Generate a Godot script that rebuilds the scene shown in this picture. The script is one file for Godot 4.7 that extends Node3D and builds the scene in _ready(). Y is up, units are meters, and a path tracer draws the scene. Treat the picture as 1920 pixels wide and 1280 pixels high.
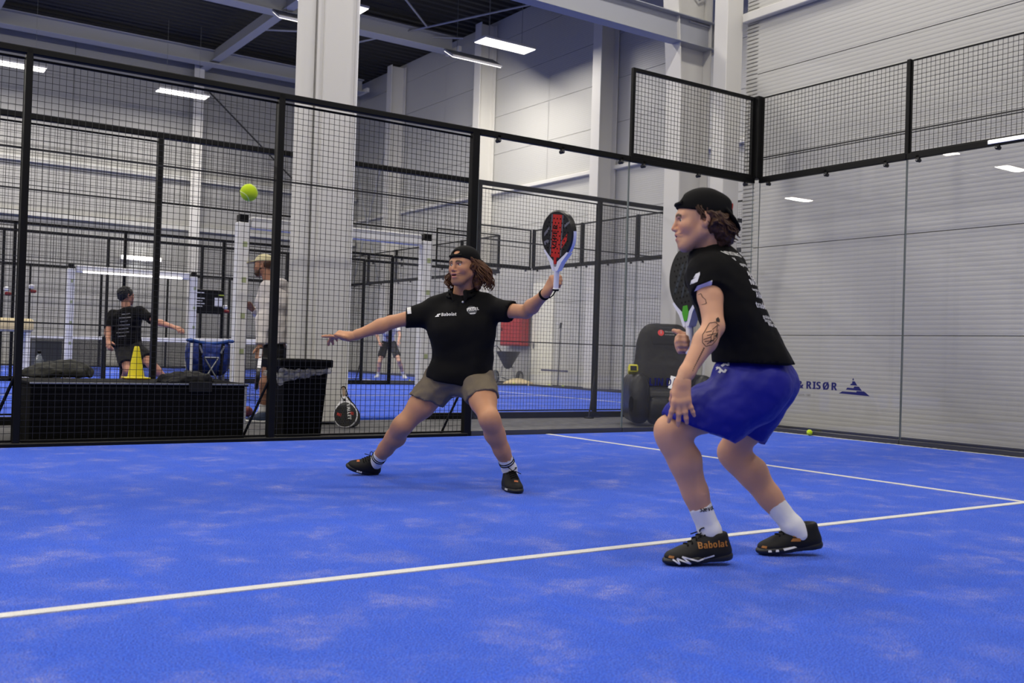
extends Node3D
# A padel hall: two players at the back of a blue court, wire fences, glass walls and further courts behind.

const EXPOSURE := 1.07
const LAMP_POWER := 12.0
const LAMP_GLOW := 4.0

var names := {}
var M := {}

class MB:
	var v := PackedVector3Array()
	var n := PackedVector3Array()
	var c := PackedColorArray()
	var ix := PackedInt32Array()
	var col := Color.WHITE
	var colored := false
	func tri(a: Vector3, b: Vector3, d: Vector3):
		var m := (b - a).cross(d - a).normalized()
		var k := v.size()
		v.append(a); v.append(b); v.append(d)
		n.append(m); n.append(m); n.append(m)
		if colored:
			c.append(col); c.append(col); c.append(col)
		ix.append(k); ix.append(k + 2); ix.append(k + 1)
	func quad(a: Vector3, b: Vector3, d: Vector3, e: Vector3):
		var m := (d - a).cross(e - b).normalized()
		var k := v.size()
		v.append(a); v.append(b); v.append(d); v.append(e)
		for i in 4:
			n.append(m)
			if colored: c.append(col)
		ix.append(k); ix.append(k + 2); ix.append(k + 1)
		ix.append(k); ix.append(k + 3); ix.append(k + 2)
	func box(ctr: Vector3, size: Vector3, bas := Basis()):
		var h := size * 0.5
		var p := []
		for i in 8:
			p.append(ctr + bas * Vector3(h.x * (1 if i & 1 else -1), h.y * (1 if i & 2 else -1), h.z * (1 if i & 4 else -1)))
		quad(p[4], p[5], p[7], p[6]); quad(p[1], p[0], p[2], p[3])
		quad(p[5], p[1], p[3], p[7]); quad(p[0], p[4], p[6], p[2])
		quad(p[6], p[7], p[3], p[2]); quad(p[0], p[1], p[5], p[4])
	func bbox(ctr: Vector3, size: Vector3, bev: float, bas := Basis()):
		# a box with chamfered edges
		var h := size * 0.5
		var ax := [Vector3(1, 0, 0), Vector3(0, 1, 0), Vector3(0, 0, 1)]
		var q := func(s: Vector3, f: int) -> Vector3:
			var w := Vector3(s.x * (h.x - bev), s.y * (h.y - bev), s.z * (h.z - bev))
			w[f] = s[f] * h[f]
			return ctr + bas * w
		for f in 3:
			var g := (f + 1) % 3
			var e := (f + 2) % 3
			for sg in [-1.0, 1.0]:
				var s := []
				for t in [[-1, -1], [1, -1], [1, 1], [-1, 1]]:
					var w := Vector3()
					w[f] = sg; w[g] = t[0]; w[e] = t[1]
					s.append(w)
				if sg < 0: s.reverse()
				quad(q.call(s[0], f), q.call(s[1], f), q.call(s[2], f), q.call(s[3], f))
				for s2 in [-1.0, 1.0]:
					var w0 := Vector3(); var w1 := Vector3()
					w0[f] = sg; w0[g] = s2; w0[e] = -1
					w1[f] = sg; w1[g] = s2; w1[e] = 1
					if sg * s2 > 0: quad(q.call(w0, f), q.call(w0, g), q.call(w1, g), q.call(w1, f))
					else: quad(q.call(w0, g), q.call(w0, f), q.call(w1, f), q.call(w1, g))
		for i in 8:
			var s := Vector3(1 if i & 1 else -1, 1 if i & 2 else -1, 1 if i & 4 else -1)
			if s.x * s.y * s.z > 0: tri(q.call(s, 0), q.call(s, 1), q.call(s, 2))
			else: tri(q.call(s, 0), q.call(s, 2), q.call(s, 1))
	func frame_of(d: Vector3) -> Basis:
		var u := Vector3.UP if absf(d.y) < 0.9 else Vector3.RIGHT
		var s := d.cross(u).normalized()
		return Basis(s, s.cross(d), -d)
	func bar(a: Vector3, b: Vector3, w: float, h: float):
		var d := (b - a).normalized()
		var s: Vector3 = d.cross(Vector3.UP).normalized() if absf(d.y) < 0.95 else Vector3.RIGHT
		var u := s.cross(d)
		box((a + b) * 0.5, Vector3(w, h, (b - a).length()), Basis(s, u, -d))
	func smooth_ring(p0: PackedVector3Array, p1: PackedVector3Array, n0: PackedVector3Array, n1: PackedVector3Array):
		var k := v.size()
		var m := p0.size()
		v.append_array(p0); v.append_array(p1); n.append_array(n0); n.append_array(n1)
		if colored:
			for i in 2 * m: c.append(col)
		for i in m - 1:
			ix.append(k + i); ix.append(k + m + i + 1); ix.append(k + i + 1)
			ix.append(k + i); ix.append(k + m + i); ix.append(k + m + i + 1)
	func cyl(a: Vector3, b: Vector3, r0: float, r1: float, sides := 12, caps := true):
		var d := (b - a).normalized()
		var f := frame_of(d)
		var p0 := PackedVector3Array(); var p1 := PackedVector3Array(); var nn := PackedVector3Array()
		var sl := (r0 - r1) / maxf((b - a).length(), 1e-5)
		for i in sides + 1:
			var t := TAU * i / sides
			var e := f.x * cos(t) - f.y * sin(t)
			p0.append(a + e * r0); p1.append(b + e * r1); nn.append((e + d * sl).normalized())
		smooth_ring(p0, p1, nn, nn)
		if caps:
			for i in sides:
				if r1 > 1e-5: tri(b, p1[i], p1[i + 1])
				if r0 > 1e-5: tri(a, p0[i + 1], p0[i])
		pass
	func tube(pts: PackedVector3Array, r: float, sides := 6, r_end := -1.0):
		var k := pts.size()
		var last := PackedVector3Array(); var ln := PackedVector3Array()
		var up := Vector3.UP
		for j in k:
			var d := (pts[mini(j + 1, k - 1)] - pts[maxi(j - 1, 0)]).normalized()
			if absf(d.dot(up)) > 0.97: up = Vector3.RIGHT if absf(d.x) < 0.9 else Vector3.BACK
			var s := d.cross(up).normalized()
			var w := s.cross(d)
			up = w
			var rr := r if r_end < 0 else lerpf(r, r_end, float(j) / (k - 1))
			var p := PackedVector3Array(); var q := PackedVector3Array()
			for i in sides + 1:
				var t := TAU * i / sides
				var e := s * cos(t) - w * sin(t)
				p.append(pts[j] + e * rr); q.append(e)
			if j: smooth_ring(last, p, ln, q)
			last = p; ln = q
			if j == 0 or j == k - 1:
				for i in sides:
					if j == 0: tri(pts[j], p[i + 1], p[i])
					else: tri(pts[j], p[i], p[i + 1])
	func lathe(prof: Array, tf: Transform3D, sides := 20):
		# profile of Vector2(radius, height), from bottom to top
		for j in prof.size() - 1:
			var a: Vector2 = prof[j]; var b: Vector2 = prof[j + 1]
			var e := (b - a).normalized()
			var p0 := PackedVector3Array(); var p1 := PackedVector3Array(); var nn := PackedVector3Array()
			for i in sides + 1:
				var t := TAU * i / sides
				var o := Vector3(cos(t), 0, -sin(t))
				p0.append(tf * (o * a.x + Vector3(0, a.y, 0))); p1.append(tf * (o * b.x + Vector3(0, b.y, 0)))
				nn.append((tf.basis * (o * e.y - Vector3(0, e.x, 0))).normalized())
			smooth_ring(p0, p1, nn, nn)
	func ball(ctr: Vector3, r: Vector3, bas := Basis(), ru := 16, rv := 10):
		for j in rv:
			var t0 := PI * j / rv - PI / 2; var t1 := PI * (j + 1) / rv - PI / 2
			var p0 := PackedVector3Array(); var p1 := PackedVector3Array(); var n0 := PackedVector3Array(); var n1 := PackedVector3Array()
			for i in ru + 1:
				var a := -TAU * i / ru
				var e0 := Vector3(cos(t0) * cos(a), sin(t0), cos(t0) * sin(a)); var e1 := Vector3(cos(t1) * cos(a), sin(t1), cos(t1) * sin(a))
				p0.append(ctr + bas * (e0 * r)); p1.append(ctr + bas * (e1 * r))
				n0.append((bas * (e0 / r)).normalized()); n1.append((bas * (e1 / r)).normalized())
			smooth_ring(p0, p1, n0, n1)
	func prism(poly: PackedVector2Array, z0: float, z1: float, tf := Transform3D()):
		var t := Geometry2D.triangulate_polygon(poly)
		var k := poly.size()
		var ar := 0.0
		for i in k: ar += poly[i].cross(poly[(i + 1) % k])
		for i in k:
			var a: Vector2 = poly[i]; var b: Vector2 = poly[(i + 1) % k]
			if ar < 0:
				var w := a; a = b; b = w
			quad(tf * Vector3(a.x, a.y, z0), tf * Vector3(b.x, b.y, z0), tf * Vector3(b.x, b.y, z1), tf * Vector3(a.x, a.y, z1))
		for i in range(0, t.size(), 3):
			var a: Vector2 = poly[t[i]]; var b: Vector2 = poly[t[i + 1]]; var d: Vector2 = poly[t[i + 2]]
			if (b - a).cross(d - a) < 0:
				var w := b; b = d; d = w
			tri(tf * Vector3(a.x, a.y, z1), tf * Vector3(b.x, b.y, z1), tf * Vector3(d.x, d.y, z1))
			tri(tf * Vector3(a.x, a.y, z0), tf * Vector3(d.x, d.y, z0), tf * Vector3(b.x, b.y, z0))
	func add(o: MB):
		var k := v.size()
		v.append_array(o.v); n.append_array(o.n)
		if colored: c.append_array(o.c)
		for i in o.ix: ix.append(i + k)
	func mesh(off: Vector3) -> ArrayMesh:
		var a := []
		a.resize(Mesh.ARRAY_MAX)
		var w := v.duplicate()
		if off != Vector3.ZERO:
			for i in w.size(): w[i] -= off
		a[Mesh.ARRAY_VERTEX] = w; a[Mesh.ARRAY_NORMAL] = n; a[Mesh.ARRAY_INDEX] = ix
		if colored: a[Mesh.ARRAY_COLOR] = c
		var m := ArrayMesh.new()
		m.add_surface_from_arrays(Mesh.PRIMITIVE_TRIANGLES, a)
		return m

func mat(col: Color, rough := 0.8, metal := 0.0, spec := 0.5) -> StandardMaterial3D:
	var m := StandardMaterial3D.new()
	m.albedo_color = col; m.roughness = rough; m.metallic = metal; m.metallic_specular = spec
	return m

func grain(m: StandardMaterial3D, lo: Color, hi: Color, freq: float, scale: float, seed_ := 1, bump := 0.0):
	# colour grain and fine relief in world space
	var nt := NoiseTexture2D.new(); nt.width = 512; nt.height = 512; nt.seamless = true
	var f := FastNoiseLite.new(); f.seed = seed_; f.frequency = freq; f.fractal_octaves = 4
	nt.noise = f
	var g := Gradient.new(); g.offsets = PackedFloat32Array([0.25, 0.75]); g.colors = PackedColorArray([lo, hi])
	nt.color_ramp = g
	m.albedo_color = Color.WHITE; m.albedo_texture = nt
	m.uv1_triplanar = true; m.uv1_world_triplanar = true; m.uv1_scale = Vector3.ONE * scale
	if bump > 0:
		var h := NoiseTexture2D.new(); h.width = 512; h.height = 512; h.seamless = true; h.noise = f
		m.heightmap_enabled = true; m.heightmap_texture = h; m.heightmap_scale = bump

func numbered(called: String) -> String:
	var k: int = names.get(called, 0)
	names[called] = k + 1
	return called if k == 0 else "%s_%03d" % [called, k]

func thing(called: String, label: String, category: String, at := Vector3.ZERO, group := "") -> Node3D:
	var o := Node3D.new(); o.name = numbered(called)
	add_child(o, true); o.position = at
	return tag(o, label, category, group)

func tag(o: Node3D, label: String, category: String, group := "") -> Node3D:
	o.set_meta("label", label); o.set_meta("category", category)
	if group: o.set_meta("group", group)
	return o

func base_of(p: Node) -> Vector3:
	var b := Vector3.ZERO
	while p != self:
		b += p.position
		p = p.get_parent()
	return b

func obj(called: String, mb: MB, m: Material, parent: Node = self, at := Vector3.INF) -> MeshInstance3D:
	# commits what mb collected (in world places) as one mesh under parent
	var o := MeshInstance3D.new()
	var top := parent == self
	o.name = numbered(called) if top else called
	var b := base_of(parent)
	if at == Vector3.INF: at = b
	o.mesh = mb.mesh(at)
	o.material_override = null
	o.mesh.surface_set_material(0, m)
	parent.add_child(o, true)
	o.position = at - b
	return o

func struct_(called: String, mb: MB, m: Material, label: String) -> MeshInstance3D:
	var o := obj(called, mb, m)
	o.set_meta("kind", "structure"); o.set_meta("label", label)
	return o

func stuff(o: Node3D) -> Node3D:
	o.set_meta("kind", "stuff")
	return o

func dup(o: Node3D, at: Vector3, label: String, turn := 0.0) -> Node3D:
	var c: Node3D = o.duplicate()
	var nm := String(o.name)
	c.name = numbered(nm.rstrip("0123456789").trim_suffix("_") if nm.right(3).is_valid_int() else nm)
	add_child(c, true); c.position = at; c.rotation.y = turn
	c.set_meta("label", label)
	return c

# ---- lettering ----
func text_tris(s: String, size: float, bold := true) -> PackedVector2Array:
	# flat triangles of a line of lettering, its left end and baseline at the origin, capital height about 0.72 size
	var t := TextMesh.new()
	var f := SystemFont.new()
	f.font_names = PackedStringArray(["Droid Sans"]); f.font_weight = 700 if bold else 400
	t.font = f; t.text = s; t.font_size = 32; t.pixel_size = size / 32.0; t.depth = 0.0
	t.curve_step = 3.0
	t.horizontal_alignment = HORIZONTAL_ALIGNMENT_LEFT; t.vertical_alignment = VERTICAL_ALIGNMENT_BOTTOM
	var out := PackedVector2Array()
	if t.get_surface_count() == 0: return out
	var a := t.surface_get_arrays(0)
	var v: PackedVector3Array = a[Mesh.ARRAY_VERTEX]
	var ix = a[Mesh.ARRAY_INDEX]
	if ix == null or ix.size() == 0:
		for p in v: out.append(Vector2(p.x, p.y))
	else:
		for i in ix: out.append(Vector2(v[i].x, v[i].y))
	return out

func text_width(t: PackedVector2Array) -> float:
	var w := 0.0
	for p in t: w = maxf(w, p.x)
	return w

func flat_text(mb: MB, tris: PackedVector2Array, org: Vector3, rt: Vector3, up: Vector3):
	var nn := rt.cross(up).normalized()
	for i in range(0, tris.size(), 3):
		var p := []
		for k in 3: p.append(org + rt * tris[i + k].x + up * tris[i + k].y)
		if (p[1] - p[0]).cross(p[2] - p[0]).dot(nn) < 0: p.reverse()
		mb.tri(p[0], p[1], p[2])

# ---- distance fields for bodies and clothes ----
class SDF:
	var ty := PackedInt32Array(); var gr := PackedInt32Array()
	var A := PackedVector3Array(); var BA := PackedVector3Array()
	var RA := PackedFloat32Array(); var RB := PackedFloat32Array(); var IL := PackedFloat32Array(); var K := PackedFloat32Array()
	var X: Array[Basis] = []
	var pl := {}          # planes per group: [normal, offset]
	var subs := []        # carved out at the end: [centre, inverse basis, radii, k]
	var gk := 0.02
	var g := 0
	var noise: FastNoiseLite
	var amp := 0.0
	var lo := Vector3.ONE * 1e9
	var hi := -Vector3.ONE * 1e9
	var cut := {}
	func grow(p: Vector3, r: float):
		lo = lo.min(p - Vector3.ONE * r); hi = hi.max(p + Vector3.ONE * r)
	func cone(a: Vector3, ra: float, b: Vector3, rb: float, k := 0.025):
		ty.append(0); gr.append(g); A.append(a); BA.append(b - a); RA.append(ra); RB.append(rb - ra); K.append(k)
		IL.append(1.0 / maxf((b - a).length_squared(), 1e-9)); X.append(Basis())
		grow(a, ra); grow(b, rb)
	func chain(p: Array, r: Array, k := 0.025):
		for i in p.size() - 1: cone(p[i], r[i], p[i + 1], r[i + 1], k)
	func ell(ctr: Vector3, r: Vector3, bas := Basis(), k := 0.02):
		ty.append(1); gr.append(g); A.append(ctr); BA.append(r); RA.append(minf(r.x, minf(r.y, r.z))); RB.append(0.0); K.append(k)
		IL.append(0.0); X.append(bas.orthonormalized().transposed())
		grow(ctr, maxf(r.x, maxf(r.y, r.z)))
	func plane(nn: Vector3, through: Vector3):
		# keeps what lies behind the plane
		if not pl.has(g): pl[g] = []
		nn = nn.normalized()
		pl[g].append([nn, nn.dot(through)])
	func carve(ctr: Vector3, r: Vector3, bas := Basis(), k := 0.01):
		subs.append([ctr, bas.orthonormalized().transposed(), r, k])
	func one(i: int, p: Vector3) -> float:
		if ty[i] == 0:
			var q := p - A[i]
			var h := clampf(q.dot(BA[i]) * IL[i], 0.0, 1.0)
			return (q - BA[i] * h).length() - RA[i] - RB[i] * h
		var r := BA[i]
		var w := X[i] * (p - A[i])
		var e := w / r
		var k0 := e.length()
		var k1 := (e / r).length()
		return k0 * (k0 - 1.0) / k1 if k1 > 1e-6 else -RA[i]
	func dist_l(p: Vector3, list: PackedInt32Array) -> float:
		var tot := 1e3
		var cur := 1e3
		var cg := -1
		for i in list:
			if gr[i] != cg:
				if cg >= 0:
					if pl.has(cg):
						for q in pl[cg]: cur = maxf(cur, p.dot(q[0]) - q[1])
					var hh := maxf(gk - absf(tot - cur), 0.0)
					tot = minf(tot, cur) - hh * hh * 0.25 / gk
				cg = gr[i]; cur = 1e3
			var d := one(i, p)
			var k := K[i]
			var h := maxf(k - absf(cur - d), 0.0)
			cur = minf(cur, d) - h * h * 0.25 / k
		if cg >= 0:
			if pl.has(cg):
				for q in pl[cg]: cur = maxf(cur, p.dot(q[0]) - q[1])
			var hh := maxf(gk - absf(tot - cur), 0.0)
			tot = minf(tot, cur) - hh * hh * 0.25 / gk
		for s in subs:
			var e: Vector3 = (s[1] * (p - s[0])) / s[2]
			var k0 := e.length()
			var k1: float = (e / s[2]).length()
			var d := -(k0 * (k0 - 1.0) / k1) if k1 > 1e-6 else 0.05
			var h := maxf(s[3] - absf(tot - d), 0.0)
			tot = maxf(tot, d) + h * h * 0.25 / s[3]
		if amp > 0.0 and tot < 0.1: tot += noise.get_noise_3dv(p) * amp
		return tot
	func all() -> PackedInt32Array:
		var l := PackedInt32Array()
		for i in ty.size(): l.append(i)
		return l
	func dist(p: Vector3) -> float:
		return dist_l(p, all())
	func ray(p: Vector3, d: Vector3, far := 0.9) -> Vector3:
		# where a ray from p meets the surface
		var l := all()
		var t := 0.0
		for i in 60:
			var s := dist_l(p + d * t, l)
			if s < 0.0004: break
			t += s * 0.85
			if t > far: return Vector3.INF
		return p + d * t
	func mesh_into(out: MB, cell: float, shade = null):
		var L := lo - Vector3.ONE * (amp + cell * 1.5)
		var H := hi + Vector3.ONE * (amp + cell * 1.5)
		var B := 6
		var nb := Vector3i(((H - L) / (cell * B)).ceil())
		var nx := nb.x * B; var ny := nb.y * B; var nz := nb.z * B
		var f := PackedFloat32Array(); f.resize(nx * ny * nz); f.fill(1.0)
		var live := []
		var hd := cell * B * 0.5 * 1.7321
		var np := ty.size()
		var kk := 0.0
		for i in np: kk = maxf(kk, K[i])
		for bz in nb.z:
			for by in nb.y:
				for bx in nb.x:
					var ctr := L + Vector3(bx + 0.5, by + 0.5, bz + 0.5) * (cell * B)
					var ds := PackedFloat32Array(); ds.resize(np)
					var m := 1e3
					for i in np:
						ds[i] = one(i, ctr)
						if ds[i] < m: m = ds[i]
					if m > hd + amp + cell + kk: continue
					var l := PackedInt32Array()
					var lim := m + 2.0 * hd + kk + gk + cell
					for i in np:
						if ds[i] < lim or pl.has(gr[i]) and ds[i] < lim + 0.15: l.append(i)
					var dc := dist_l(ctr, l)
					if dc < -(hd + amp + cell * 2.0):
						for z in B:
							for y in B:
								var k := ((bz * B + z) * ny + by * B + y) * nx + bx * B
								for x in B: f[k + x] = -1.0
						continue
					live.append(Vector3i(bx, by, bz))
					for z in B:
						for y in B:
							var k := ((bz * B + z) * ny + by * B + y) * nx + bx * B
							var q := L + Vector3(bx * B + 0.5, by * B + y + 0.5, bz * B + z + 0.5) * cell
							for x in B:
								f[k + x] = dist_l(q, l)
								q.x += cell
		var sx := 1; var sy := nx; var sz := nx * ny
		var offs := [0, sx, sy, sx + sy, sz, sx + sz, sy + sz, sx + sy + sz]
		var vid := {}
		for b in live:
			for z in B:
				var gz: int = b.z * B + z
				if gz >= nz - 1: continue
				for y in B:
					var gy: int = b.y * B + y
					if gy >= ny - 1: continue
					for x in B:
						var gx: int = b.x * B + x
						if gx >= nx - 1: continue
						var k := (gz * ny + gy) * nx + gx
						var d0 := f[k]; var d1 := f[k + 1]; var d2 := f[k + sy]; var d3 := f[k + sy + 1]
						var d4 := f[k + sz]; var d5 := f[k + sz + 1]; var d6 := f[k + sz + sy]; var d7 := f[k + sz + sy + 1]
						var s0 := d0 < 0.0
						if s0 == (d1 < 0.0) and s0 == (d2 < 0.0) and s0 == (d3 < 0.0) and s0 == (d4 < 0.0) and s0 == (d5 < 0.0) and s0 == (d6 < 0.0) and s0 == (d7 < 0.0): continue
						var sum := Vector3.ZERO
						var cnt := 0
						if (d0 < 0.0) != (d1 < 0.0): sum += Vector3(d0 / (d0 - d1), 0, 0); cnt += 1
						if (d2 < 0.0) != (d3 < 0.0): sum += Vector3(d2 / (d2 - d3), 1, 0); cnt += 1
						if (d4 < 0.0) != (d5 < 0.0): sum += Vector3(d4 / (d4 - d5), 0, 1); cnt += 1
						if (d6 < 0.0) != (d7 < 0.0): sum += Vector3(d6 / (d6 - d7), 1, 1); cnt += 1
						if (d0 < 0.0) != (d2 < 0.0): sum += Vector3(0, d0 / (d0 - d2), 0); cnt += 1
						if (d1 < 0.0) != (d3 < 0.0): sum += Vector3(1, d1 / (d1 - d3), 0); cnt += 1
						if (d4 < 0.0) != (d6 < 0.0): sum += Vector3(0, d4 / (d4 - d6), 1); cnt += 1
						if (d5 < 0.0) != (d7 < 0.0): sum += Vector3(1, d5 / (d5 - d7), 1); cnt += 1
						if (d0 < 0.0) != (d4 < 0.0): sum += Vector3(0, 0, d0 / (d0 - d4)); cnt += 1
						if (d1 < 0.0) != (d5 < 0.0): sum += Vector3(1, 0, d1 / (d1 - d5)); cnt += 1
						if (d2 < 0.0) != (d6 < 0.0): sum += Vector3(0, 1, d2 / (d2 - d6)); cnt += 1
						if (d3 < 0.0) != (d7 < 0.0): sum += Vector3(1, 1, d3 / (d3 - d7)); cnt += 1
						sum /= cnt
						var nn := Vector3(d1 + d3 + d5 + d7 - d0 - d2 - d4 - d6, d2 + d3 + d6 + d7 - d0 - d1 - d4 - d5, d4 + d5 + d6 + d7 - d0 - d1 - d2 - d3).normalized()
						vid[k] = out.v.size()
						var q := L + (Vector3(gx, gy, gz) + sum + Vector3.ONE * 0.0) * cell + Vector3.ONE * (cell * 0.5)
						out.v.append(q); out.n.append(nn)
						if out.colored: out.c.append(shade.call(q, nn) if shade != null else out.col)
		for k in vid:
			var s := f[k] < 0.0
			# edges along x, y, z from the cell's first corner
			if (f[k + sx] < 0.0) != s and vid.has(k - sy) and vid.has(k - sz) and vid.has(k - sy - sz): _quad(out, vid[k - sy - sz], vid[k - sz], vid[k], vid[k - sy], not s)
			if (f[k + sy] < 0.0) != s and vid.has(k - sx) and vid.has(k - sz) and vid.has(k - sx - sz): _quad(out, vid[k - sx - sz], vid[k - sx], vid[k], vid[k - sz], not s)
			if (f[k + sz] < 0.0) != s and vid.has(k - sx) and vid.has(k - sy) and vid.has(k - sx - sy): _quad(out, vid[k - sx - sy], vid[k - sy], vid[k], vid[k - sx], not s)
	func _quad(out: MB, a: int, b: int, d: int, e: int, flip: bool):
		if flip: out.ix.append_array(PackedInt32Array([a, b, d, a, d, e]))
		else: out.ix.append_array(PackedInt32Array([a, d, b, a, e, d]))

func print_on(s: SDF, mb: MB, tris: PackedVector2Array, org: Vector3, rt: Vector3, up: Vector3, lift := 0.002):
	# lays flat print on a surface, seen from in front (along -rt x up)
	var nn := rt.cross(up).normalized()
	var cache := {}
	for i in range(0, tris.size(), 3):
		var p := []
		var ok := true
		for k in 3:
			var t := tris[i + k]
			if not cache.has(t):
				var st := org + rt * t.x + up * t.y + nn * 0.15
				var h := s.ray(st, -nn)
				cache[t] = h
			if cache[t] == Vector3.INF: ok = false
			else: p.append(cache[t] + nn * lift)
		if not ok or p[0].distance_to(p[1]) > 0.05 or p[1].distance_to(p[2]) > 0.05 or p[2].distance_to(p[0]) > 0.05: continue
		if (p[1] - p[0]).cross(p[2] - p[0]).dot(nn) < 0: p.reverse()
		mb.tri(p[0], p[1], p[2])

func poly_tris(poly: PackedVector2Array, step := 0.012) -> PackedVector2Array:
	# triangles of a polygon, split finely so that they can follow a curved surface
	var t := Geometry2D.triangulate_polygon(poly)
	var q := []
	for i in range(0, t.size(), 3): q.append([poly[t[i]], poly[t[i + 1]], poly[t[i + 2]]])
	var out := PackedVector2Array()
	while q.size():
		var a: Array = q.pop_back()
		var l := [a[0].distance_to(a[1]), a[1].distance_to(a[2]), a[2].distance_to(a[0])]
		var m := 0
		for i in 3:
			if l[i] > l[m]: m = i
		if l[m] <= step:
			for p in a: out.append(p)
			continue
		var h: Vector2 = (a[m] + a[(m + 1) % 3]) * 0.5
		q.append([a[m], h, a[(m + 2) % 3]]); q.append([h, a[(m + 1) % 3], a[(m + 2) % 3]])
	return out

func stroke(pts: Array, w: float, step := 0.012) -> PackedVector2Array:
	var out := PackedVector2Array()
	for i in pts.size() - 1:
		var d: Vector2 = (pts[i + 1] - pts[i]).normalized()
		var o := d.orthogonal() * w * 0.5
		out.append_array(poly_tris(PackedVector2Array([pts[i] + o, pts[i + 1] + o, pts[i + 1] - o, pts[i] - o]), step))
	return out

func hand(s: SDF, wrist: Vector3, d: Vector3, palm: Vector3, thumb: Vector3, curl: Array, spread: Array, th: Array, sc := 1.0):
	# d: wrist to knuckles, palm: the way the palm faces, thumb: the side of the thumb; curl: three bends (degrees) for each of four fingers from the index on
	d = d.normalized()
	palm = (palm - d * palm.dot(d)).normalized()
	thumb = (thumb - d * thumb.dot(d) - palm * thumb.dot(palm)).normalized()
	var ln := [[0.043, 0.025, 0.021], [0.047, 0.029, 0.022], [0.044, 0.027, 0.021], [0.034, 0.020, 0.019]]
	var kn := [0.094, 0.096, 0.091, 0.083]
	var off := [0.027, 0.0085, -0.0095, -0.0265]
	s.gk = 0.004
	s.g = 100
	for i in 4:
		var root: Vector3 = wrist + (d * kn[i] + thumb * off[i]) * sc
		s.cone(wrist + thumb * off[i] * 0.55 * sc + d * 0.012 * sc, 0.0165 * sc, root, 0.0118 * sc, 0.016)
	s.cone(wrist - d * 0.012 * sc, 0.0235 * sc, wrist + d * 0.02 * sc, 0.021 * sc, 0.02)
	s.cone(wrist + (d * 0.03 + thumb * 0.016 + palm * 0.01) * sc, 0.017 * sc, wrist + (d * 0.06 + thumb * 0.028 + palm * 0.006) * sc, 0.013 * sc, 0.015)
	for i in 4:
		s.g = 101 + i
		var p: Vector3 = wrist + (d * kn[i] + thumb * off[i]) * sc
		var f := d.rotated(palm, deg_to_rad(spread[i]) * (1.0 if d.cross(thumb).dot(palm) > 0 else -1.0))
		var ax := f.cross(palm).normalized()
		var rr := [0.0108, 0.0098, 0.009, 0.0078]
		var shrink := 0.86 if i == 3 else 1.0
		for j in 3:
			f = f.rotated(ax, deg_to_rad(curl[i][j]))
			var q: Vector3 = p + f * ln[i][j] * sc
			s.cone(p, rr[j] * sc * shrink, q, rr[j + 1] * sc * shrink, 0.006)
			p = q
	s.g = 106
	var t0: Vector3 = wrist + (d * 0.022 + thumb * 0.02 + palm * 0.008) * sc
	var td: Vector3 = (d * th[0] + thumb * th[1] + palm * th[2]).normalized()
	var t1 := t0 + td * 0.046 * sc
	var te: Vector3 = (td + (d * th[3] + thumb * th[4] + palm * th[5])).normalized()
	var t2 := t1 + te * 0.033 * sc
	var tf: Vector3 = (te + (d * th[3] + thumb * th[4] + palm * th[5])).normalized()
	s.chain([t0, t1, t2, t2 + tf * 0.024 * sc], [0.0155 * sc, 0.0125 * sc, 0.011 * sc, 0.009 * sc], 0.008)
	s.gk = 0.012

# ---- the hall ----
const CAM := Vector3(-9.1746, 0.82495, 8.27358)
const COURTS := [[-20.0, 0.0, 0.0, 10.0], [-14.36, 5.64, -12.55, -2.55], [-14.36, 5.64, -24.1, -14.1]]

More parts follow.
